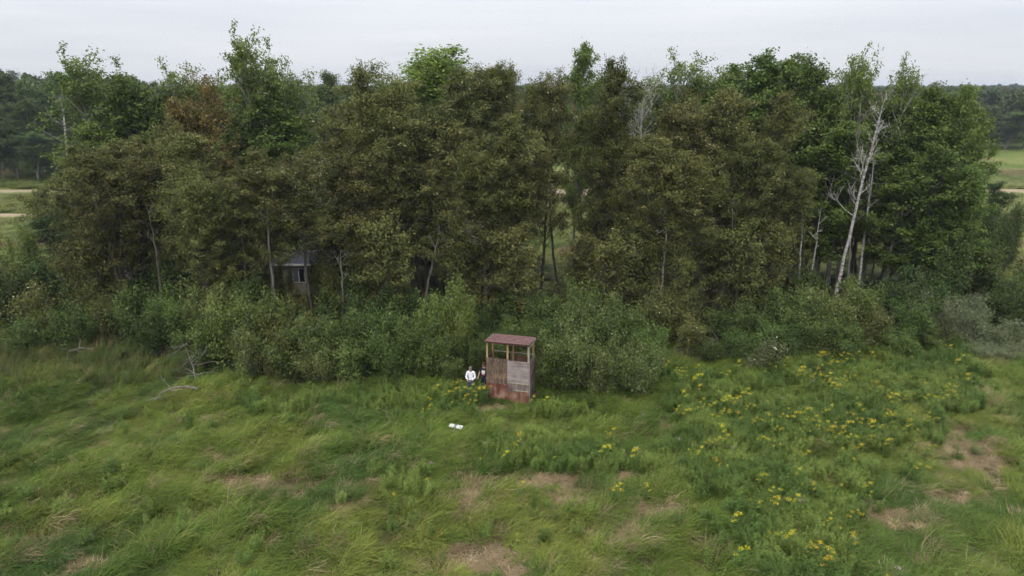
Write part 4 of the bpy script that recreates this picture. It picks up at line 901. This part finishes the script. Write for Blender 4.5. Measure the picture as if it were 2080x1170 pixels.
rc = empty('remote_controller', (p1x - 0.03, p1y - 0.36, ghf(p1x, p1y) + 1.06), -0.12); tag(rc, 'dark remote controller in the hands of the white-shirted person', 'controller')
rc.rotation_euler = (math.radians(-25), 0, -0.12)
MB().box(-0.085, 0.085, -0.04, 0.04, -0.02, 0.015).build('controller_body', M['shoe'], rc)
MB().box(-0.075, 0.075, -0.035, 0.03, 0.0155, 0.022).build('screen', M['eye'], rc)
for s in (-1, 1): MB().tube([(s * 0.055, 0.0, 0.018), (s * 0.055, 0.0, 0.045)], [0.006, 0.010], 6).build('stick', M['greyplastic'], rc)
p2x, p2y = gp(984, 800)
PB = {-1: ((-.27, .02, 1.14), (-.31, -.10, .92)), 1: ((.24, .0, 1.14), (.24, -.12, .92))}
per2, sh2, k2 = person((p2x, p2y, ghf(p2x, p2y)), -0.35, 'person in black printed t-shirt beside the stand, partly behind it', 1.74, 0.05, PB, M['shirt_black'], M['navy'], M['hair_dark'], True, False)
# print on the front of the shirt, wrapped as a thin curved patch
def patch(name, x0, x1, z0, z1, mat, r=.131):
    b = MB(); nn = 8
    for q in range(nn + 1):
        xx = x0 + (x1 - x0) * q / nn; yy = -r * math.sqrt(max(0.05, 1 - (xx / .19) ** 2))
        b.v += [(xx * k2, yy * k2, z0 * k2), (xx * k2, yy * k2, z1 * k2), (xx * k2, (yy + .02) * k2, z0 * k2), (xx * k2, (yy + .02) * k2, z1 * k2)]
    for q in range(nn):
        a = q * 4; b.f += [(a, a + 4, a + 5, a + 1), (a + 1, a + 5, a + 7, a + 3), (a, a + 2, a + 6, a + 4)]
    b.build(name, mat, sh2)
patch('shirt_print', -.10, .10, 1.16, 1.335, M['print_white'], .128); patch('shirt_print', -.10, .07, 1.07, 1.155, M['print_pink'], .124)

# ------------------------------------------------------------------ scattered stuff (instances carry their own colour)
def scatter(name, pts, rot, scl, vid, tint, protos, label, cat):
    me = bpy.data.meshes.new(name); n_ = len(pts)
    me.vertices.add(n_); me.vertices.foreach_set('co', np.ascontiguousarray(pts, np.float32).ravel())
    for an_, ty, arr, key in (('rot', 'FLOAT_VECTOR', rot, 'vector'), ('scl', 'FLOAT_VECTOR', scl, 'vector'), ('vid', 'INT', vid, 'value'), ('tint', 'FLOAT_COLOR', np.c_[tint, np.ones(n_)], 'color')):
        a = me.attributes.new(an_, ty, 'POINT'); a.data.foreach_set(key, np.ascontiguousarray(arr, np.int32 if ty == 'INT' else np.float32).ravel())
    o = ob(name, me); tag(o, label, cat, kind='stuff')
    c = bpy.data.collections.new(name + '_sources')
    for k, pm in enumerate(protos): c.objects.link(bpy.data.objects.new('%s_source_%02d' % (name, k), pm))
    g = bpy.data.node_groups.new(name + '_scatter', 'GeometryNodeTree')
    g.interface.new_socket('Geometry', in_out='INPUT', socket_type='NodeSocketGeometry'); g.interface.new_socket('Geometry', in_out='OUTPUT', socket_type='NodeSocketGeometry')
    gi = g.nodes.new('NodeGroupInput'); go_ = g.nodes.new('NodeGroupOutput'); ip = g.nodes.new('GeometryNodeInstanceOnPoints'); ci = g.nodes.new('GeometryNodeCollectionInfo')
    ci.inputs[0].default_value = c; ci.inputs['Separate Children'].default_value = True; ci.inputs['Reset Children'].default_value = True
    def na(nm, ty):
        q = g.nodes.new('GeometryNodeInputNamedAttribute'); q.data_type = ty; q.inputs[0].default_value = nm; return q.outputs[0]
    er = g.nodes.new('FunctionNodeEulerToRotation'); g.links.new(na('rot', 'FLOAT_VECTOR'), er.inputs[0])
    g.links.new(gi.outputs[0], ip.inputs['Points']); g.links.new(ci.outputs[0], ip.inputs['Instance']); ip.inputs['Pick Instance'].default_value = True
    g.links.new(na('vid', 'INT'), ip.inputs['Instance Index']); g.links.new(er.outputs[0], ip.inputs['Rotation']); g.links.new(na('scl', 'FLOAT_VECTOR'), ip.inputs['Scale'])
    g.links.new(ip.outputs[0], go_.inputs[0])
    md = o.modifiers.new('scatter', 'NODES'); md.node_group = g
    return o

def grass_proto(seed, nb, L, rad, th0, th1, wid, azs=0.6, seg=4, name='grass'):
    rg = np.random.default_rng(seed)
    r = rad * np.sqrt(rg.random(nb)); a = rg.uniform(0, 6.28, nb)
    base = np.stack([r * np.cos(a), r * np.sin(a), np.full(nb, -0.03)], 1)
    az = rg.normal(size=nb) * azs; Lb = L * rg.uniform(0.55, 1.2, nb); t0 = th0 * rg.uniform(0.3, 1.6, nb); t1 = th1 * rg.uniform(0.75, 1.15, nb)
    V = []; p = base.copy(); side = np.stack([-np.sin(az), np.cos(az), np.zeros(nb)], 1); tw = rg.normal(size=(nb, 1)) * 0.5
    for q in range(seg + 1):
        s = q / seg; wv = wid * (1.0 - 0.85 * s ** 1.5) * rg.uniform(0.9, 1.1, nb)
        sd_ = side + tw * np.array([0, 0, 1.0])
        V.append(p - sd_ * wv[:, None] / 2); V.append(p + sd_ * wv[:, None] / 2)
        th = t0 + (t1 - t0) * (min(1, (q + 0.5) / seg)) ** 0.85
        p = p + (np.stack([np.sin(th) * np.cos(az), np.sin(th) * np.sin(az), np.cos(th)], 1) * (Lb / seg)[:, None])
        p[:, 2] = np.maximum(p[:, 2], 0.02)
    V = np.stack(V, 1); k = 2 * (seg + 1)
    F = np.concatenate([(np.arange(nb) * k)[:, None] + np.array([2 * q, 2 * q + 1, 2 * q + 3, 2 * q + 2]) for q in range(seg)])
    return mesh_np(name, V.reshape(-1, 3), F, M['grass'], {'var': np.repeat(rg.random(nb), k)})

def in_poly(px, py, poly):
    ins = np.zeros(len(px), bool); n_ = len(poly)
    for q in range(n_):
        x1, y1 = poly[q]; x2, y2 = poly[(q + 1) % n_]
        c = ((y1 > py) != (y2 > py)) & (px < (x2 - x1) * (py - y1) / (y2 - y1 + 1e-9) + x1); ins ^= c
    return ins
def wpoly(poly, z=0.0): return [gp(a, b, z) for a, b in poly]
def proj(x, y, z=0.0):
    d = y * CP - (z - CAM_H) * SP; v = y * SP + (z - CAM_H) * CP
    return 1040 + FPX * x / d, 585 - FPX * v / d
R2 = np.random.default_rng(21)
def cand(n_, x0, x1, y0, y1): return R2.uniform(x0, x1, n_), R2.uniform(y0, y1, n_)

# leafy goldenrod ground, in photograph pixels turned to ground outlines
FORB = [wpoly(p, 0.5) for p in (
    [(1345, 745), (1480, 735), (1600, 715), (1780, 705), (1905, 680), (1990, 720), (2010, 780), (1960, 830), (1900, 880), (1800, 960), (1745, 1040), (1720, 1100), (1790, 1175), (1500, 1175), (1470, 1100), (1440, 1010), (1360, 940), (1380, 860), (1350, 800)],
    [(960, 890), (1110, 870), (1340, 880), (1350, 960), (1180, 955), (990, 950)],
    [(790, 775), (945, 765), (985, 815), (950, 845), (850, 850)],
    [(740, 960), (880, 950), (890, 1000), (760, 1030)],
    [(420, 800), (640, 800), (800, 800), (800, 840), (640, 830), (480, 830)],
    [(1090, 800), (1200, 815), (1190, 835), (1080, 830)])]
def forb_mask(x, y):
    m_ = np.zeros(len(x), bool)
    for p in FORB: m_ |= in_poly(x + 3.0 * (fbm(x, y, 2.0, 31) - 0.5), y + 3.0 * (fbm(x, y, 2.0, 37) - 0.5), p)
    return m_
DRY = [(530, 985, 110, 22), (690, 1035, 38, 14), (965, 978, 55, 22), (1100, 975, 110, 16), (940, 1015, 45, 20), (1310, 1045, 70, 24), (960, 1115, 110, 26), (1150, 1010, 70, 16), (1260, 970, 60, 14), (1240, 1085, 70, 22),
       (1940, 925, 60, 50), (2000, 955, 50, 35), (1800, 1040, 62, 16), (1850, 1065, 50, 14), (985, 826, 50, 10), (700, 828, 40, 10), (1470, 965, 45, 14), (1000, 1150, 90, 18), (740, 1000, 50, 16), (1930, 1010, 50, 20), (40, 1100, 60, 24), (180, 1140, 50, 18), (1060, 920, 30, 10), (430, 935, 30, 12), (1700, 975, 30, 14)]
def dry_mask(x, y):
    px, py = proj(x, y, 0.1); d = np.zeros(len(x))
    for (cx, cy, rx, ry) in DRY: d = np.maximum(d, 1 - ss(0.45, 1.25, np.hypot((px - cx) / (rx * 1.1), (py - cy) / (ry * 1.2))))
    return np.clip(d * (0.35 + 1.3 * fbm(x, y, 0.9, 77)), 0, 1)
def lerp(a, b, t): return np.array(a)[None] * (1 - t[:, None]) + np.array(b)[None] * t[:, None]

GP = [grass_proto(500 + k, 60, (0.80, 0.70, 0.90, 0.6, 0.75, 0.55)[k], 0.26, 0.35, (1.85, 1.7, 2.0, 1.5, 1.75, 1.4)[k], 0.016, (0.6, 0.8, 0.5, 1.1, 0.7, 1.4)[k]) for k in range(6)]
GP += [grass_proto(520 + k, 44, 0.55, 0.26, 0.7, 1.75, 0.018, 1.6) for k in range(2)]          # flattened straw
GP.append(grass_proto(530, 12, 1.0, 0.3, 0.12, 0.75, 0.010, 0.8))                             # tall seeding stalks
x, y = cand(30000, -40, 40, 16.5, 46)
px, py = proj(x, y, 0.3)
keep = (px > -160) & (px < 2240) & (py < 1330)
x, y = x[keep], y[keep]
dry = dry_mask(x, y); fm = forb_mask(x, y)
hump = ss(0.25, 0.75, fbm(x, y, 1.5, 61, 2)); big = fbm(x, y, 5.5, 63); fine = fbm(x, y, 0.6, 65, 2); yel = fbm(x, y, 3.0, 67)
px, py = proj(x, y, 0.3)
n_ = len(x)
flow = 0.15 + 1.6 * (fbm(x, y, 2.2, 71) - 0.5) * 2 * 0.6 + R2.normal(size=n_) * 0.45
h = (0.42 + 0.85 * hump) * (0.85 + 0.3 * R2.random(n_)) * (1 - 0.45 * dry) * np.where(fm, 0.85, 1.0) * (1 + 0.1 * (big - 0.5))
tint = lerp((0.082, 0.140, 0.024), (0.150, 0.202, 0.035), ss(0.3, 0.7, yel + 0.25 * (fine - 0.5)))
tint = tint * (1 - 0.0) ; yy_ = ss(0.52, 0.72, 0.6 * big + 0.4 * fine + 0.10 * ss(1500, 2080, px)); tint = tint * (1 - yy_[:, None]) + np.array((0.205, 0.235, 0.046)) * yy_[:, None]
bl = ss(0.55, 0.75, fbm(x, y, 4.0, 91)) * (1 - ss(500, 900, px) * 0.6); tint = tint * (1 - 0.6 * bl[:, None]) + np.array((0.058, 0.122, 0.034)) * 0.6 * bl[:, None]
straw = (R2.random(n_) < 0.03 + 0.95 * dry)
tint[straw] = lerp((0.27, 0.19, 0.11), (0.40, 0.31, 0.185), R2.random(straw.sum()))
tint *= (0.8 + 0.4 * R2.random(n_))[:, None]
vid = np.where(straw & (dry > 0.3), 6 + R2.integers(0, 2, n_), R2.integers(0, 6, n_))
stk = (R2.random(n_) < 0.05) & (fbm(x, y, 2.0, 141) > 0.45); vid = np.where(stk, 8, vid); tint[stk] = lerp((0.20, 0.18, 0.075), (0.34, 0.27, 0.14), R2.random(stk.sum()))
tint *= (0.72 + 0.56 * fbm(x, y, 0.9, 143, 2))[:, None]
# keep the inside of the stand, and the feet of the two people, free of long grass
ca, sa = math.cos(-STA), math.sin(-STA); lx = (x - fx_) * ca - (y - fy_) * sa; ly = (x - fx_) * sa + (y - fy_) * ca
inside = (lx > -0.25) & (lx < SW + 0.15) & (ly > -0.15) & (ly < SD + 0.1)
front = (lx > -0.8) & (lx < SW + 0.4) & (ly > -1.3) & (ly < 0); h = np.where(front, h * 0.6, h)
nearp = (np.hypot(x - p1x, y - p1y) < 0.5) | (np.hypot(x - p2x, y - p2y) < 0.5)
nearw = (np.hypot(x - wx, y - wy) < 0.8) & (y < wy + 0.3); h = np.where(nearw, h * 0.35, h)
keep = ~inside & ~nearp & ((y < 42) | (R2.random(n_) < 0.5))
sc_ = np.stack([0.85 + 0.3 * R2.random(n_), 0.85 + 0.3 * R2.random(n_), h], 1)
sc_[:, :2] *= (0.75 + 0.35 * h)[:, None]
sel = lambda *a: [q[keep] for q in a]
X_, Y_, FL, SC, VI, TI = sel(x, y, flow, sc_, vid, tint)
scatter('meadow_grass', np.stack([X_, Y_, gh(X_, Y_)], 1), np.stack([R2.normal(size=len(X_)) * 0.08, R2.normal(size=len(X_)) * 0.08, FL], 1), SC, VI, TI, GP, 'long windblown green meadow grass in the foreground', 'grass')

# leafy forbs between the flowers
def forb_proto(seed, nst, H, nl, ls, mat, asp=0.22):
    rg = np.random.default_rng(seed); C = []; W = Wood()
    for k in range(nst):
        az = rg.uniform(0, 6.28); r = 0.22 * math.sqrt(rg.random()); P = branch(rg, (r * math.cos(az), r * math.sin(az), 0), (rg.normal() * 0.12 + 0.12, rg.normal() * 0.12, 1), H * rg.uniform(0.7, 1.1), 6, 0.1, (0.1, 0, 0), 0.04)
        for b in range(nl):
            s = 0.15 + 0.85 * b / nl; q = s * 5; a = int(min(q, 4)); C.append((P[a] + (P[a + 1] - P[a]) * (q - a), b * 2.4 + rg.normal() * 0.3, ls * (1.15 - 0.6 * s)))
    p = np.array([c[0] for c in C]); az = np.array([c[1] for c in C]); L = np.array([c[2] for c in C])[:, None] * rg.uniform(0.8, 1.2, (len(C), 1))
    u = np.stack([np.cos(az), np.sin(az), rg.uniform(0.1, 0.7, len(C))], 1); u /= np.linalg.norm(u, axis=1, keepdims=True)
    v = np.stack([-np.sin(az), np.cos(az), rg.normal(size=len(C)) * 0.2], 1)
    V = np.stack([p, p + u * L * 0.45 + v * L * asp, p + u * L + np.array([0, 0, -0.25]) * L, p + u * L * 0.45 - v * L * asp], 1).reshape(-1, 3)
    return mesh_np('forb', V, np.arange(len(V)).reshape(-1, 4), mat, {'var': np.repeat(rg.random(len(C)), 4)})
FP = [forb_proto(600 + k, 9, (0.85, 0.7, 0.95)[k], 26, 0.12, M['forb']) for k in range(3)]
x, y = cand(30000, -30, 40, 17, 43); k_ = forb_mask(x, y) | ((R2.random(len(x)) < 0.035) & (fbm(x, y, 2.5, 55) > 0.5) & (np.abs(proj(x, y, 0)[0] - 1040) < 1200)); x, y = x[k_], y[k_]
k_ = R2.random(len(x)) < ss(0.25, 0.55, fbm(x, y, 1.3, 44)) * 0.9; x, y = x[k_], y[k_]; n_ = len(x)
ti = lerp((0.092, 0.150, 0.033), (0.172, 0.228, 0.048), ss(0.3, 0.7, fbm(x, y, 1.6, 48)))
ti *= (0.8 + 0.4 * R2.random(n_))[:, None]
sc_ = (0.55 + 0.6 * fbm(x, y, 1.4, 49) + 0.15 * R2.random(n_))[:, None] * np.array([[1, 1, 1]])
ex_ = np.array([(p1x + a_, p1y - b_) for a_ in np.arange(-0.5, 1.0, 0.16) for b_ in (0.42, 0.62, 0.85)]); x = np.r_[x, ex_[:, 0]]; y = np.r_[y, ex_[:, 1]]; ti = np.r_[ti, np.tile([[0.11, 0.165, 0.042]], (len(ex_), 1))]; sc_ = np.r_[sc_, np.full((len(ex_), 3), 1.05)]; n_ = len(x)
keepf = (np.hypot(x - p1x, y - p1y) > 0.38) & (np.hypot(x - p2x, y - p2y) > 0.4) & ~((x > fx_ - 0.2) & (x < fx_ + SW + 0.3) & (y > fy_ - 1.0) & (y < fy_ + 1.5))
x, y, ti, sc_ = x[keepf], y[keepf], ti[keepf], sc_[keepf]; n_ = len(x)
scatter('leafy_forbs', np.stack([x, y, gh(x, y)], 1), np.stack([R2.normal(size=n_) * 0.1, R2.normal(size=n_) * 0.1, R2.uniform(0, 6.28, n_)], 1), sc_, R2.integers(0, 3, n_), ti, FP, 'leafy green forbs growing among the goldenrod', 'forbs')

# reeds with tan heads along the left bushes
RP = [grass_proto(640 + k, 34, 1.5, 0.3, 0.1, 0.75, 0.022, 0.9) for k in range(3)]
x, y = cand(2400, -40, -14, 34, 44); px, py = proj(x, y, 0)
k_ = in_poly(x, y, wpoly([(-120, 720), (60, 700), (250, 715), (360, 735), (400, 775), (300, 790), (120, 790), (-120, 800)])); x, y = x[k_], y[k_]; n_ = len(x)
ti = lerp((0.075, 0.115, 0.032), (0.14, 0.15, 0.05), R2.random(n_)); tn = R2.random(n_) < 0.07; ti[tn] = (0.30, 0.23, 0.11)
scatter('reeds', np.stack([x, y, gh(x, y)], 1), np.stack([0 * x, 0 * x, 0.2 + R2.normal(size=n_) * 0.5], 1), (0.40 + 0.35 * R2.random(n_))[:, None] * np.ones((1, 3)), R2.integers(0, 3, n_), ti, RP, 'tall reeds with tan heads below the left bushes', 'reeds')

# the fields behind the belt, and the darker-tinted undergrowth inside it
x, y = cand(26000, -130, 130, 44, 135); px, py = proj(x, y, 0.2)
k_ = (px > -200) & (px < 2280) & (np.abs(y - 108.5) > 3.2) & ~((np.abs(y - 87.5) < 2.0) & (x < -22)); x, y = x[k_], y[k_]; n_ = len(x)
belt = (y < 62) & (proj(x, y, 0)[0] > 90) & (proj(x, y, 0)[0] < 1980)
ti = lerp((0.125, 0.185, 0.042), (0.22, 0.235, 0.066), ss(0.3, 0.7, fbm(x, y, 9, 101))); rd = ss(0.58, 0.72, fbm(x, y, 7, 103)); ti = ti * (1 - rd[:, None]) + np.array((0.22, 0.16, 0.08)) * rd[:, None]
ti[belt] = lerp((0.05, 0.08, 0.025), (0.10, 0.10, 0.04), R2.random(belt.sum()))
s_ = 1.0 + 0.5 * R2.random(n_); s_ = np.where(y > 66, s_ * (1.3 + (y - 66) * 0.012), s_)
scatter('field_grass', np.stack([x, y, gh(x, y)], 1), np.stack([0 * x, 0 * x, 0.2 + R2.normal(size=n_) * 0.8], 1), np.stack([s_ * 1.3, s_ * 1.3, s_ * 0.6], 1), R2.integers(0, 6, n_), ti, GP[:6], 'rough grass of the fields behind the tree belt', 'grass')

# ------------------------------------------------------------------ flowering goldenrod, each plant its own
def gold_proto(seed, nst, H, flower_mat, nf=46, plume=0.13):
    rg = np.random.default_rng(seed); W = Wood(); C = []; FC = []
    for k in range(nst):
        az = rg.uniform(0, 6.28); r = 0.14 * math.sqrt(rg.random()); P = branch(rg, (r * math.cos(az), r * math.sin(az), 0), (rg.normal() * 0.12 + 0.12, rg.normal() * 0.12, 1), H * rg.uniform(0.8, 1.1), 6, 0.1, (0.12, 0, 0), 0.04)
        W.add(P, np.linspace(0.007, 0.004, 6), 3)
        for b in range(24):
            s = 0.15 + 0.8 * b / 24; q = s * 5; a = int(min(q, 4)); C.append((P[a] + (P[a + 1] - P[a]) * (q - a), b * 2.4, 0.12 * (1.15 - 0.6 * s)))
        if k < max(1, nst - 2):
            for b in range(nf):
                d = rg.normal(size=3); d[2] *= 0.55; FC.append(P[-1] + d * plume * 0.55 + np.array([0.02, 0, -0.02]))
    p = np.array([c[0] for c in C]); az = np.array([c[1] for c in C]); L = np.array([c[2] for c in C])[:, None]
    u = np.stack([np.cos(az), np.sin(az), rg.uniform(0.1, 0.7, len(C))], 1); v = np.stack([-np.sin(az), np.cos(az), rg.normal(size=len(C)) * 0.2], 1)
    V = np.stack([p, p + u * L * 0.45 + v * L * 0.2, p + u * L, p + u * L * 0.45 - v * L * 0.2], 1).reshape(-1, 3)
    FV, FF = leaves(rg, np.array(FC), 0.034, 0.8, 0.6)
    return W.mesh('stem', M['gold_leaf']), mesh_np('leaf', V, np.arange(len(V)).reshape(-1, 4), M['gold_leaf'], {'var': np.repeat(rg.random(len(C)), 4)}), mesh_np('flower_head', FV, FF, flower_mat, {'var': np.repeat(rg.random(len(FC)), 4)})
GO = [gold_proto(700 + k, (4, 5, 3, 6, 3)[k], (0.95, 0.9, 1.0, 0.95, 0.85)[k], M['gold'], (30, 30, 26, 28, 22)[k], (0.075, 0.08, 0.065, 0.08, 0.06)[k]) for k in range(5)]
JP = [gold_proto(720, 3, 0.95, M['joepye'], 34, 0.12)]
FLW = [(855, 828), (870, 820), (852, 838), (797, 1014), (868, 983), (965, 924), (1018, 926), (1038, 890), (1050, 892), (1118, 936), (1238, 884), (1222, 914), (1242, 914), (1283, 920), (1314, 985), (1248, 990), (1242, 996), (1390, 900), (1432, 888), (1440, 893), (1450, 890), (1468, 895), (1418, 920), (1405, 918), (1484, 918), (1498, 926), (1455, 938), (1462, 950), (1410, 966), (1538, 884), (1550, 880), (1650, 868), (1680, 872), (1768, 860), (1765, 882), (1800, 895), (1735, 910), (1728, 930), (1848, 888), (1884, 903), (1856, 945), (1754, 982), (1626, 976), (1652, 972), (1690, 982), (1495, 997), (1540, 1012), (1523, 1005), (1572, 1015), (1612, 1018), (1640, 1025), (1678, 1040), (1722, 1032), (1690, 1062), (1656, 1062), (1555, 1070), (1590, 1088), (1597, 1090), (1640, 1100), (1652, 1102), (1730, 1095), (1680, 1125), (1672, 1130), (1692, 1122), (1740, 1120), (1790, 1160), (1498, 1118), (1490, 1044), (1500, 1042),
       (1052, 1012 - 30), (1078, 812), (1101, 812), (905, 778), (922, 785), (935, 792), (880, 790), (865, 800), (900, 800), (942, 800), (915, 772), (955, 805), (925, 770), (890, 775), (948, 812), (908, 812)]
pts = [gp(a, b, 0.85) for a, b in FLW]
rg = np.random.default_rng(5)
main = [(1345, 740), (1470, 735), (1600, 718), (1780, 705), (1900, 685), (1990, 720), (1960, 800), (1900, 860), (1700, 880), (1500, 850), (1360, 830)]
low_ = [(1450, 860), (1900, 850), (1800, 960), (1740, 1050), (1480, 1040), (1430, 950)]
while len(pts) < 286:
    pl = main if rg.random() < 0.85 else low_
    a, b = rg.uniform(1340, 2000), rg.uniform(680, 1060)
    if in_poly(np.array([a]), np.array([b]), pl)[0]:
        q = gp(a, b, 0.85)
        if fbm(np.array([q[0]]), np.array([q[1]]), 1.6, 88)[0] > 0.42: pts.append(q)
def plant(name, protos, k, x, y, s, label, cat, group):
    e = empty(name, (x, y, ghf(x, y)), float(rg.uniform(-0.6, 0.6))); e.scale = (s, s, s); tag(e, label, cat, group)
    for me, pn in zip(protos[k], ('stem', 'leaf', 'flower_head')): ob(pn, me, e)
for (x, y) in pts:
    gx_, gy_ = to_px(x, y, 0.85)
    wh = 'in the patch left of the stand' if gx_ < 1000 else ('scattered in the middle of the meadow' if gx_ < 1345 else ('in the dense drift along the right-hand shrubs' if gy_ < 860 else 'in the looser drift towards the lower right'))
    plant('goldenrod', GO, int(rg.integers(5)), x, y, float(rg.uniform(0.75, 1.15)), 'yellow flowering goldenrod ' + wh, 'goldenrod', 'goldenrod ' + wh)
for (dx, dy, s_) in [(-0.45, -0.55, 1.0), (0.12, -0.55, 0.9), (0.62, -0.5, 0.95), (0.0, -0.9, 1.1), (0.35, -0.95, 1.1)]:
    plant('goldenrod', GO, int(rg.integers(5)), p1x + dx, p1y + dy, s_, 'goldenrod plant hiding the legs of the two people', 'goldenrod', 'goldenrod plants before the people')
for (a, b) in [(1052, 895), (1375, 882), (1620, 1008), (1585, 802), (1480, 905), (1822, 1150), (980, 895), (870, 938), (1648, 770), (1730, 1170), (1730, 1080), (1300, 830)]:
    x, y = gp(a, b, 0.85); plant('joe_pye_weed', JP, 0, x, y, float(rg.uniform(0.8, 1.05)), 'mauve-pink flowering joe pye weed in the meadow', 'wildflower', 'mauve wildflowers in the meadow')

# ------------------------------------------------------------------ woods beyond the fields
for (px, py, hw, Y, v, d) in [
    (-25, 165, 48, 136, 0, 'tall dark green tree'), (18, 158, 44, 134, 1, 'tall dark green tree'), (52, 146, 44, 137, 2, 'tall dark green tree'), (92, 152, 42, 135, 3, 'tall dark green tree'),
    (128, 172, 38, 136, 0, 'dark green tree'), (152, 166, 32, 139, 1, 'dark green tree'), (62, 205, 40, 128, 3, 'lower dark green tree'), (112, 215, 36, 129, 2, 'lower dark green tree'), (8, 215, 42, 127, 0, 'lower dark green tree'), (165, 200, 34, 131, 1, 'lower dark green tree'),
    (16, 245, 46, 122, 2, 'round dark bushy tree'), (62, 272, 42, 120, 0, 'round dark bushy tree'), (-20, 262, 40, 121, 3, 'round dark bushy tree'), (100, 268, 30, 124, 1, 'lower dark green tree'),
]:
    tree('wood', px, py, hw, Y, v, desc=d + ' in the left-hand woods', group='trees of the woods beyond the left field', rz=float(rng.uniform(0, 6.28)))
for (px, py, hw, Y, v) in [(600, 160, 34, 98, 0), (632, 152, 38, 100, 1), (668, 168, 36, 102, 3), (700, 205, 30, 104, 2), (440, 178, 36, 96, 2), (310, 195, 30, 120, 0), (1050, 178, 34, 150, 1)]:
    tree('wood', px, py, hw, Y, v, desc='grey-green tree standing behind the belt', group='trees behind the belt', rz=float(rng.uniform(0, 6.28)))
for (px, py, hw, Y, v, d) in [(2058, 228, 40, 186, 0, 'dark round tree'), (2020, 225, 34, 192, 1, 'dark round tree'), (1975, 215, 34, 196, 2, 'dark round tree'), (1935, 225, 30, 190, 3, 'dark round tree'), (2095, 225, 36, 190, 1, 'dark round tree'), (1890, 225, 32, 192, 0, 'dark round tree')]:
    tree('wood', px, py, hw, Y, v, desc=d + ' edging the right-hand field', group='trees edging the right field', rz=float(rng.uniform(0, 6.28)))
FT = []
for k in range(5):
    t_, c_ = gen_tree(800 + k, H0, 2.8, 0.08, 26, 2600, 0.50, M['farleaf'], M['farleaf'], 0.8, 0.05, dome, 0.5, 0.0, 0.14, 0.42, tops=2, twigs=5)
    FT.append(c_)
PX, PY = [], []
for (ya, yb, sp) in ((142, 210, 4.2), (210, 330, 5.0), (330, 600, 8.0), (600, 1200, 13.0), (1200, 2800, 24.0)):
    nn = int((yb - ya) * (ya + yb) * 0.82 / sp ** 2)
    q = R2.uniform(ya, yb, nn); PY.append(q); PX.append(R2.uniform(-0.82, 0.82, nn) * q)
x, y = np.concatenate(PX), np.concatenate(PY)
edge = np.where(x < -0.55 * y, 140, np.where(x < -0.1 * y, 150, 198)) + 8 * (fbm(x, y, 25, 121) - 0.5)
k_ = y > edge; x, y = x[k_], y[k_]; n_ = len(x)
ti = lerp((0.050, 0.080, 0.026), (0.100, 0.132, 0.042), R2.random(n_)); br = R2.random(n_) < 0.08; ti[br] = (0.11, 0.085, 0.04)
hh = (0.72 + 0.42 * R2.random(n_) + 0.25 * (fbm(x, y, 120, 131) - 0.5)) * np.where((x < -0.5 * y) & (y < 260), 1.15, 1.0) * np.where(y > 600, 1.12, 1.0)
ww = (0.9 + 0.5 * R2.random(n_)) * np.where(y > 600, 1.7, 1.0) * np.where(y > 1200, 1.6, 1.0)
scatter('far_forest', np.stack([x, y, 0 * x], 1), np.stack([0 * x, 0 * x, R2.uniform(0, 6.28, n_)], 1), np.stack([ww, ww, hh], 1), R2.integers(0, 5, n_), ti, FT, 'far-off dark forest reaching to the horizon', 'forest')

# ------------------------------------------------------------------ haze
hz = MB().box(-3100, 3100, -3100, 3100, -1.6, 26.0)
vm, vn, vo = newmat('haze_air'); pv = N(vn, 'ShaderNodeVolumePrincipled')
pv.inputs['Color'].default_value = (0.80, 0.88, 1.0, 1); pv.inputs['Density'].default_value = 0.00024; pv.inputs['Anisotropy'].default_value = 0.2
for nm_ in ('Density Attribute', 'Color Attribute', 'Temperature Attribute'):
    if nm_ in pv.inputs: pv.inputs[nm_].default_value = ''
try: vm.cycles.homogeneous_volume = True
except Exception: pass
vn.links.new(pv.outputs[0], vo.inputs['Volume'])
hzo = hz.build('haze', vm); tag(hzo, 'thin bluish haze over the far woods', 'haze', kind='stuff')
hzo.display_type = 'WIRE'

# ------------------------------------------------------------------ labels of trees and shrubs: by look, then by the landmark they stand at
ORD = ['first', 'second', 'third', 'fourth', 'fifth', 'sixth', 'seventh', 'eighth', 'ninth', 'tenth', 'eleventh', 'twelfth', 'thirteenth', 'fourteenth', 'fifteenth', 'sixteenth']
def zone(px):
    for lim, nm in ((180, 'at the far left edge'), (560, 'left of the mobile home'), (780, 'in front of the mobile home'), (975, 'between home and stand'), (1100, 'behind the stand'), (1340, 'just right of the stand'), (1650, 'between stand and leaning birch'), (1860, 'around the leaning birch'), (9999, 'at the far right edge')):
        if px < lim: return nm
BY = {}
for (e, x, y, kind, desc, group, cat) in TREES:
    px, _ = to_px(x, y, 4.0)
    z_ = zone(px) if group in (G_OL, G_GR, G_SH, 'understorey trees inside the belt', 'shaded stems inside the belt') else ''
    BY.setdefault((desc, z_), []).append((px, e, group, cat))
for (desc, z_), L in BY.items():
    L.sort(key=lambda q: q[0])
    for k, (px, e, group, cat) in enumerate(L):
        lab = (desc + ' ' + z_).strip()
        if len(L) > 1: lab += ', leftmost' if k == 0 else (', rightmost' if k == len(L) - 1 else ', %s from the left' % ORD[k])
        tag(e, lab, cat, group)
